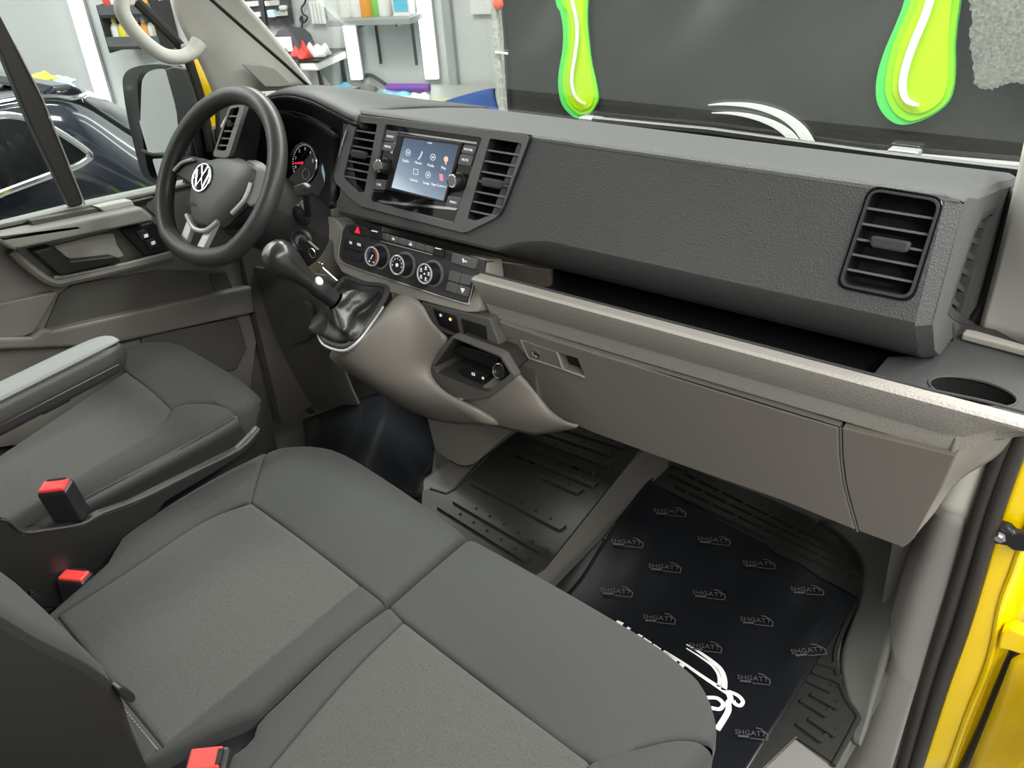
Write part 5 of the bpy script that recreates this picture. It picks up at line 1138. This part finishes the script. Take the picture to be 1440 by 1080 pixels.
# upper sill and bar
mk('window_sill', prism(D([(-80, 336), (0, 318), (110, 291), (225, 266), (300, 250), (300, 268), (225, 284), (0, 338), (-80, 356)], DX - .015), X * -.05), DG3, dd, bevel=.004)
bar = D8([(-300, 440), (0, 375), (130, 350), (800, 205), (870, 262), (840, 285), (150, 440), (60, 450), (0, 385)], DX + .055)
mk('armrest_bar', prism(D8([(-300, 420), (0, 372), (800, 205), (868, 265), (845, 288), (150, 436), (75, 450), (-20, 395), (-300, 470)], DX + .055), X * -.06), DG3, dd, bevel=.008, seg=3)
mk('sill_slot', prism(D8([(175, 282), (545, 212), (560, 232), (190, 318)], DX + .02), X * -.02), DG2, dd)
mk('sill_plate', prism(D8([(550, 205), (660, 180), (740, 165), (760, 195), (640, 222), (585, 232)], DX + .025), X * -.03), mat('door_pale', (.5, .49, .46), .4), dd, bevel=.003)
mk('sill_recess', prism(D8([(735, 180), (870, 148), (850, 170), (770, 192)], DX + .02), X * -.02), BLK, dd)
mk('bar_joint', tube(D8([(820, 210), (905, 285)], DX + .03), .002, 6), BLK, dd)
mk('bar_lower_edge', tube(D8([(95, 432), (860, 272)], DX + .056), .0018, 6), DG2, dd)
# handle recess
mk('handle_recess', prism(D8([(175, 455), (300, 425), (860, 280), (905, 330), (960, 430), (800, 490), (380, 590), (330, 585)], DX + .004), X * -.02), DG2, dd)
mk('recess_panel', prism(D8([(300, 425), (545, 362), (640, 350), (660, 420), (700, 480), (640, 500), (420, 505), (360, 480)], DX + .008), X * -.02), mat('recess_pale', (.36, .35, .32), .5), dd, bevel=.002)
ph_ = D8([(180, 455), (290, 425), (345, 455), (400, 510), (640, 482), (680, 495), (680, 515), (350, 592), (325, 580)], DX + .035)
mk('pull_handle', prism(ph_, X * -.03), BLK, dd, bevel=.006, seg=3)
sp = mk('switch_panel', prism(D8([(680, 335), (860, 290), (920, 345), (960, 445), (815, 478)], DX + .018), X * -.02), BLK, dd, bevel=.002)
for pts, mq in (([(765, 345), (815, 332), (850, 375), (800, 392)], (822, 366)), ([(815, 395), (865, 380), (900, 422), (845, 440)], (862, 406))):
    mk('switch', prism(D8(pts, DX + .022), X * -.006), BTND, sp, bevel=.001)
    q = D8([mq], DX + .0235)[0]; mk('marking', box(q, (.001, .010, .008)), WHITEM, sp)
mk('rail', tube(spline(D8([(60, 450), (180, 560), (300, 628), (420, 610), (700, 545), (960, 482)], DX + .02), 5), .011, 8), DG1, dd, smooth=True)
mk('rail_line', tube(spline(D8([(300, 600), (420, 585), (700, 525), (950, 462)], DX + .022), 4), .004, 6), DG3, dd, smooth=True)
# pocket
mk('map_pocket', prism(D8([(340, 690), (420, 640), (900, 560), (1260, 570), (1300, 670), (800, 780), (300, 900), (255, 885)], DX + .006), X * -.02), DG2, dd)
mk('pocket_step', prism(D8([(1180, 590), (1270, 570), (1310, 665), (1215, 690)], DX + .012), X * -.02), mat('pocket_deep', (.05, .05, .045), .6), dd)
mk('pocket_rim', prism(D8([(-300, 985), (0, 940), (180, 938), (245, 890), (300, 900), (900, 765), (1300, 672), (1420, 650), (1440, 800), (1300, 830), (600, 985), (0, 1010), (-300, 1040)], DX + .03), X * -.06), DG1, dd, bevel=.008, seg=3)
mk('side_pad', prism(rnd(D8([(-300, 800), (0, 750), (330, 680), (280, 760), (190, 910), (130, 935), (0, 938), (-300, 975)], DX + .022), .01), X * -.04), DG1, dd, bevel=.006, seg=3)
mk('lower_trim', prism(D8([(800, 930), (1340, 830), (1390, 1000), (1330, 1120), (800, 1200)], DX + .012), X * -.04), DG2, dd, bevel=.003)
# window
mk('window_glass', prism(D([(-80, 340), (0, 322), (225, 272), (295, 255), (285, 160), (262, 90), (200, 15), (150, -60), (-80, -60)], DX - .03), X * -.004), GLASS2, dd)
mk('window_guide', prism(D([(-40, -60), (-6, -60), (0, 20), (22, 62), (60, 140), (118, 287), (100, 292), (42, 172), (0, 70), (-30, 20)], DX - .02), X * -.025), SEALM, dd, bevel=.004)
mk('guide_edge', tube(D([(20, 60), (60, 139), (119, 287)], DX - .018), .002, 6), SILVER, dd)
mk('window_seal', tube(D([(-80, 338), (0, 320), (225, 270), (295, 254)], DX - .01), .006, 8), SEALM, dd, smooth=True)
mk('quarter_trim', prism(D([(262, 262), (292, 254), (310, 245), (300, 200), (282, 160), (270, 190)], DX - .012), X * -.02), BLK, dd, bevel=.003)
for a, b, c_, d_ in ((272, 250, 262, 200), (282, 245, 270, 190)): mk('trim_rib', tube(D([(a, b), (c_, d_)], DX - .010), .002, 6), PADS, dd)

# ================================================================== WING MIRROR
MY = 1.34
wm = thing('wing_mirror', 'black wing mirror with two glasses outside the driver window', 'mirror', W(235, 270, y=MY))
def M8(pts, y): return [W(a, b, y=y) for a, b in crop(150, 80, 5.4, pts)]
ho = M8([(120, 210), (130, 140), (170, 95), (260, 65), (400, 55), (500, 70), (590, 80), (650, 250), (700, 380), (620, 560), (520, 800), (470, 990), (390, 975), (300, 920), (260, 870), (200, 650), (150, 420)], MY)
hi_ = M8([(235, 250), (238, 170), (270, 120), (350, 98), (440, 95), (480, 180), (525, 400), (560, 600), (500, 760), (440, 960), (380, 950), (330, 900), (300, 800), (265, 560)], MY)
MB_ = mat('mirror_black', (.035, .036, .036), .4)
mk('mirror_housing', plate(spline(ho, 3, True), [spline(hi_, 3, True)], Y * .05), MB_, wm, bevel=.006)
mk('housing_back', prism([p + Y * .05 for p in spline(ho, 3, True)], Y * .07), MB_, wm, bevel=.02, seg=3)
mk('mirror_arm', prism(M8([(440, 95), (500, 75), (600, 90), (700, 370), (660, 520), (560, 600), (525, 400)], MY - .01), Y * .06), MB_, wm, bevel=.004)
def tilt(pts, ax=.05, az=.05):
    c_ = sum(pts, Vector()) / len(pts); return [p + Y * ((p.x - c_.x) * ax + (p.z - c_.z) * az) for p in pts]
mk('main_glass', prism(tilt(rnd(M8([(242, 180), (275, 112), (360, 95), (440, 95), (485, 190), (550, 590), (515, 720), (345, 725), (265, 480)], MY + .008), .01)), Y * .005), MIRR, wm)
mk('wide_angle_glass', prism(tilt(rnd(M8([(345, 775), (500, 770), (450, 930), (400, 915)], MY + .008), .008), .05, .1), Y * .005), MIRR, wm)
mk('glass_divider', tube(M8([(275, 715), (360, 740), (520, 745)], MY + .0), .007, 8), MB_, wm, smooth=True)

# ================================================================== FLOOR MATS
def ribs(parent, base, n_mesh, quad, rows_n, cols_n, skip, z, ln=.05, wd=.011):
    """staggered raised bars over the quad (rear-left, rear-right, front-right, front-left)"""
    rl, rr_, fr_, fl_ = [Vector(p) for p in quad]
    for i in range(rows_n):
        v = (i + .5) / rows_n; a = rl.lerp(fl_, v); b = rr_.lerp(fr_, v)
        for j in range(cols_n):
            u = (j + .5 + (.5 if i % 2 else 0)) / (cols_n + .5)
            if u > .97 or skip(u, v): continue
            p = a.lerp(b, u); o = bpy.data.objects.new('rib', n_mesh); COL.objects.link(o); o.parent = parent
            o.location = Vector((p.x, p.y, z)) - WORLDLOC[parent.name]
            dd_ = (b - a); o.rotation_euler = (0, 0, math.atan2(dd_.y, dd_.x))
rib_me = None
def ribmesh(ln, wd, h):
    L, w = ln / 2, wd / 2
    sh = [(-L, -w), (L - .004, -w), (L, -w + .004), (L, w + .010), (L - .008, w + .010), (L - .008, w), (-L + .008, w), (-L, w - .004)]
    v = [(a, b, 0) for a, b in sh] + [(a * .985, b * .97, h) for a, b in sh]; n = len(sh)
    f = [list(range(n, 2 * n))] + [[i, (i + 1) % n, n + (i + 1) % n, n + i] for i in range(n)]
    me = bpy.data.meshes.new('rib'); me.from_pydata(v, [], f); me.materials.append(RUBBER); return me
MZ = .077
mm = thing('rubber_floor_mat', 'black rubber mat with raised bars on the raised middle floor', 'floor mat', (-1.2, 1.3, MZ), 'rubber floor mats')
mo = [W(a, b, z=MZ) for a, b in ((560, 712), (632, 698), (648, 680), (722, 604), (790, 560), (905, 622), (895, 640), (768, 802), (700, 800))]
mo = [Vector((-1.39, .75, MZ)), Vector((-1.005, .75, MZ))] + [W(768, 800, z=MZ), W(906, 626, z=MZ), Vector((-1.005, 1.71, MZ)), Vector((-1.36, 1.71, MZ)), W(722, 606, z=MZ), W(636, 694, z=MZ), W(600, 690, z=MZ)]
mk('mat_sheet', prism(mo, Z * .006), RUBBER, mm, bevel=.002)
mk('mat_edge', tube([p + Z * .006 for p in (W(722, 606, z=MZ), W(640, 690, z=MZ), W(628, 697, z=MZ), W(606, 690, z=MZ))], .005, 6), RUBBER, mm, smooth=True)
rm = ribmesh(.062, .014, .008)
A_, B_, C_, D_ = W(618, 712, z=MZ), W(775, 790, z=MZ), W(892, 632, z=MZ), W(745, 585, z=MZ)
ribs(mm, None, rm, (A_ + Vector((.02, -.03, 0)), B_ + Vector((-.02, -.06, 0)), C_ + Vector((-.03, 0, 0)), D_ + Vector((.02, 0, 0))), 12, 6, lambda u, v: .18 < v < .24 or .34 < v < .50, MZ + .006)
pm = thing('rubber_floor_mat', 'black rubber mat with raised bars in the passenger footwell', 'floor mat', (-.65, 1.35, .002), 'rubber floor mats')
pmo = [Vector((-.93, .85, .002)), Vector((-.40, .85, .002))] + [W(a, b, z=.002) for a, b in ((1120, 1040), (1172, 1076), (1203, 1018), (1206, 1006), (1190, 982), (1177, 946), (1175, 916), (1190, 876), (1213, 830), (1228, 795))] + [W(1222, 780, z=.002), W(1135, 728, z=.002), W(1010, 670, z=.002), W(948, 644, z=.002), W(925, 662, z=.002), W(858, 748, z=.002)]
mk('mat_sheet', prism(pmo, Z * .006), RUBBER, pm, bevel=.002)
mk('mat_edge', tube(spline([W(a, b, z=.01) for a, b in ((1172, 1076), (1203, 1018), (1206, 1006), (1190, 982), (1177, 946), (1175, 916), (1190, 876), (1213, 830), (1226, 798), (1212, 788))], 4), .005, 6), RUBBER, pm, smooth=True)
mk('mat_edge', tube(spline([W(a, b, z=.012) for a, b in ((850, 760), (893, 705), (925, 662), (940, 652), (985, 668))], 4), .006, 6), RUBBER, pm, smooth=True)
rm2 = ribmesh(.075, .018, .010)
ribs(pm, None, rm2, [W(a, b, z=.008) for a, b in ((925, 690), (1212, 825), (1222, 790), (955, 655))], 4, 7, lambda u, v: False, .008)
rm3 = ribmesh(.055, .014, .007)
ribs(pm, None, rm3, [W(a, b, z=.008) for a, b in ((1122, 1028), (1172, 1066), (1172, 930), (1150, 925))], 7, 1, lambda u, v: False, .008)
mk('bare_floor', prism([W(a, b, z=.001) for a, b in ((1050, 1100), (1095, 1018), (1118, 1042), (1170, 1082), (1160, 1110))], Z * .004), mat('sill_grey', (.17, .162, .155), .5), van)

# ================================================================== PRINTED FILM
fs = thing('protective_floor_sheet', 'glossy black protective sheet with white car logo in the passenger footwell', 'floor sheet', (-.65, 1.25, .012))
def shz(px, py, z=.018): return W(px, py, z=z)
top = [(905, 680), (1000, 722), (1090, 772), (1150, 805), (1200, 836), (1210, 842)]
rgt = [(1206, 848), (1190, 872), (1165, 905), (1140, 945), (1118, 985), (1092, 1022), (1055, 1080), (1035, 1120)]
TLs, TRs = W(912, 676, z=.014), W(1206, 842, z=.014)
Lc = [TLs, W(850, 760, z=.014), W(800, 832, z=.014), Vector((-.92, .95, .014))]
Rc = [TRs] + [W(a, b, z=.014) for a, b in ((1190, 872), (1165, 908), (1138, 950), (1112, 994), (1082, 1040), (1045, 1100), (1020, 1140))]
Ls, Rs_ = spline(Lc, 10), spline(Rc, 8); rows = []
NV, NU = 40, 44
def at(pl, t): 
    k = t * (len(pl) - 1); i = min(int(k), len(pl) - 2); return pl[i].lerp(pl[i + 1], k - i)
for i in range(NV + 1):
    v = i / NV; l, r_ = at(Ls, v), at(Rs_, v); row = []
    for j in range(NU + 1):
        u = j / NU; p = l.lerp(r_, u)
        wv = .004 * math.exp(-((v - .1) / .28) ** 2) * (math.sin(26 * u + 9 * v) + .6 * math.sin(41 * u - 6 * v + 2)) * (.3 + .7 * u)
        curl = .016 * math.exp(-((u - .93) / .05) ** 2) * math.exp(-((v - .28) / .2) ** 2)
        row.append(Vector((p.x, p.y, p.z + wv + curl + .003)))
    rows.append(row)
mk('film', grid(rows), SHEET, fs, smooth=True, sharp=0, solid=.0008, face_cam=True)
logos = [(945, 720), (885, 763), (1007, 760), (938, 798), (870, 832), (1070, 793), (1000, 836), (930, 870), (1138, 830), (1067, 873), (995, 910), (1140, 915), (1063, 955), (1060, 1032), (830, 868), (1145, 990)]
for k, (px, py) in enumerate(logos[:15]):
    lz = {(1140, 915): .034, (1138, 830): .025}.get((px, py), .023); o = W(px, py, z=lz); xd = (W(px + 30, py + 3, z=.022) - o); xd.z = 0; w_ = xd.length * 1.3; xd.normalize(); yd = Z.cross(xd)
    def lp(a, b): return o + xd * a * w_ + yd * b * w_
    g_ = join(text('SHGATT', w_ * .30, lp(-.12, .02), xd, yd, .0004), ribbon([lp(-.58, -.14), lp(-.18, -.14)], w_ * .09, Z, .0004), ribbon([lp(-.15, -.2), lp(.5, -.22)], w_ * .035, Z, .0004),
              ribbon(spline([lp(.1, .28), lp(.28, .24), lp(.4, .1), lp(.5, .02), lp(.48, -.22)], 4), w_ * .045, Z, .0004))
    mk('printed_logo', g_, PRINT, fs)
def big(pts, w, nm='logo_stroke', off=.021):
    P_ = spline([W(a, b, z=off) for a, b in crop(840, 820, 4.154, pts)], 5); n = len(P_)
    mk(nm, ribbon(P_, w if not isinstance(w, tuple) else [w[0] + (w[1] - w[0]) * min(1, 2 * i / n) for i in range(n)], Z, .0006), WHITE, fs)
big([(520, 357), (600, 405), (680, 465), (725, 515), (742, 570), (740, 625)], (.002, .011))
big([(520, 380), (600, 430), (670, 480), (705, 525), (714, 570), (708, 605)], (.002, .007))
big([(388, 395), (500, 465), (600, 535), (720, 615), (765, 645), (778, 680), (765, 700), (765, 745), (735, 800), (700, 855)], (.004, .011))
big([(765, 632), (820, 655), (850, 690), (835, 715), (805, 705), (795, 685)], .0075)
big([(640, 668), (700, 672), (735, 705), (715, 735), (665, 728)], .008)
for a, b in (((110, 225), (148, 242)), ((170, 262), (188, 272)), ((232, 303), (258, 318)), ((265, 325), (310, 355)), ((320, 362), (365, 392)), ((385, 408), (460, 460)), ((475, 475), (505, 490))):
    big([a, b], .010, 'logo_letter')
# driver side black sheet
rows = wy([[(425, 590, 1.30), (470, 575, 1.34), (540, 545, 1.42), (575, 555, 1.50)], [(430, 615, 1.16), (490, 595, 1.24), (560, 590, 1.36), (612, 598, 1.44)], [(430, 640, 1.02), (500, 650, 1.10), (580, 640, 1.26), (612, 640, 1.34)], [(460, 700, .95), (520, 690, 1.0), (590, 700, 1.12), (600, 700, 1.20)]])
patch('protective_floor_sheet', rows, SHEET, None, .002, 3, label='glossy black protective sheet crumpled in the driver footwell', cat='floor sheet')
mk('brake_pedal', join(prism([W(a, b, y=1.34) for a, b in ((395, 578), (425, 572), (445, 590), (412, 600))], Y * .02), tube([W(420, 585, y=1.36), W(420, 540, y=1.42)], .008, 8)), RUBBER, smooth=True, label='dark foot pedal in the driver footwell', cat='pedal')
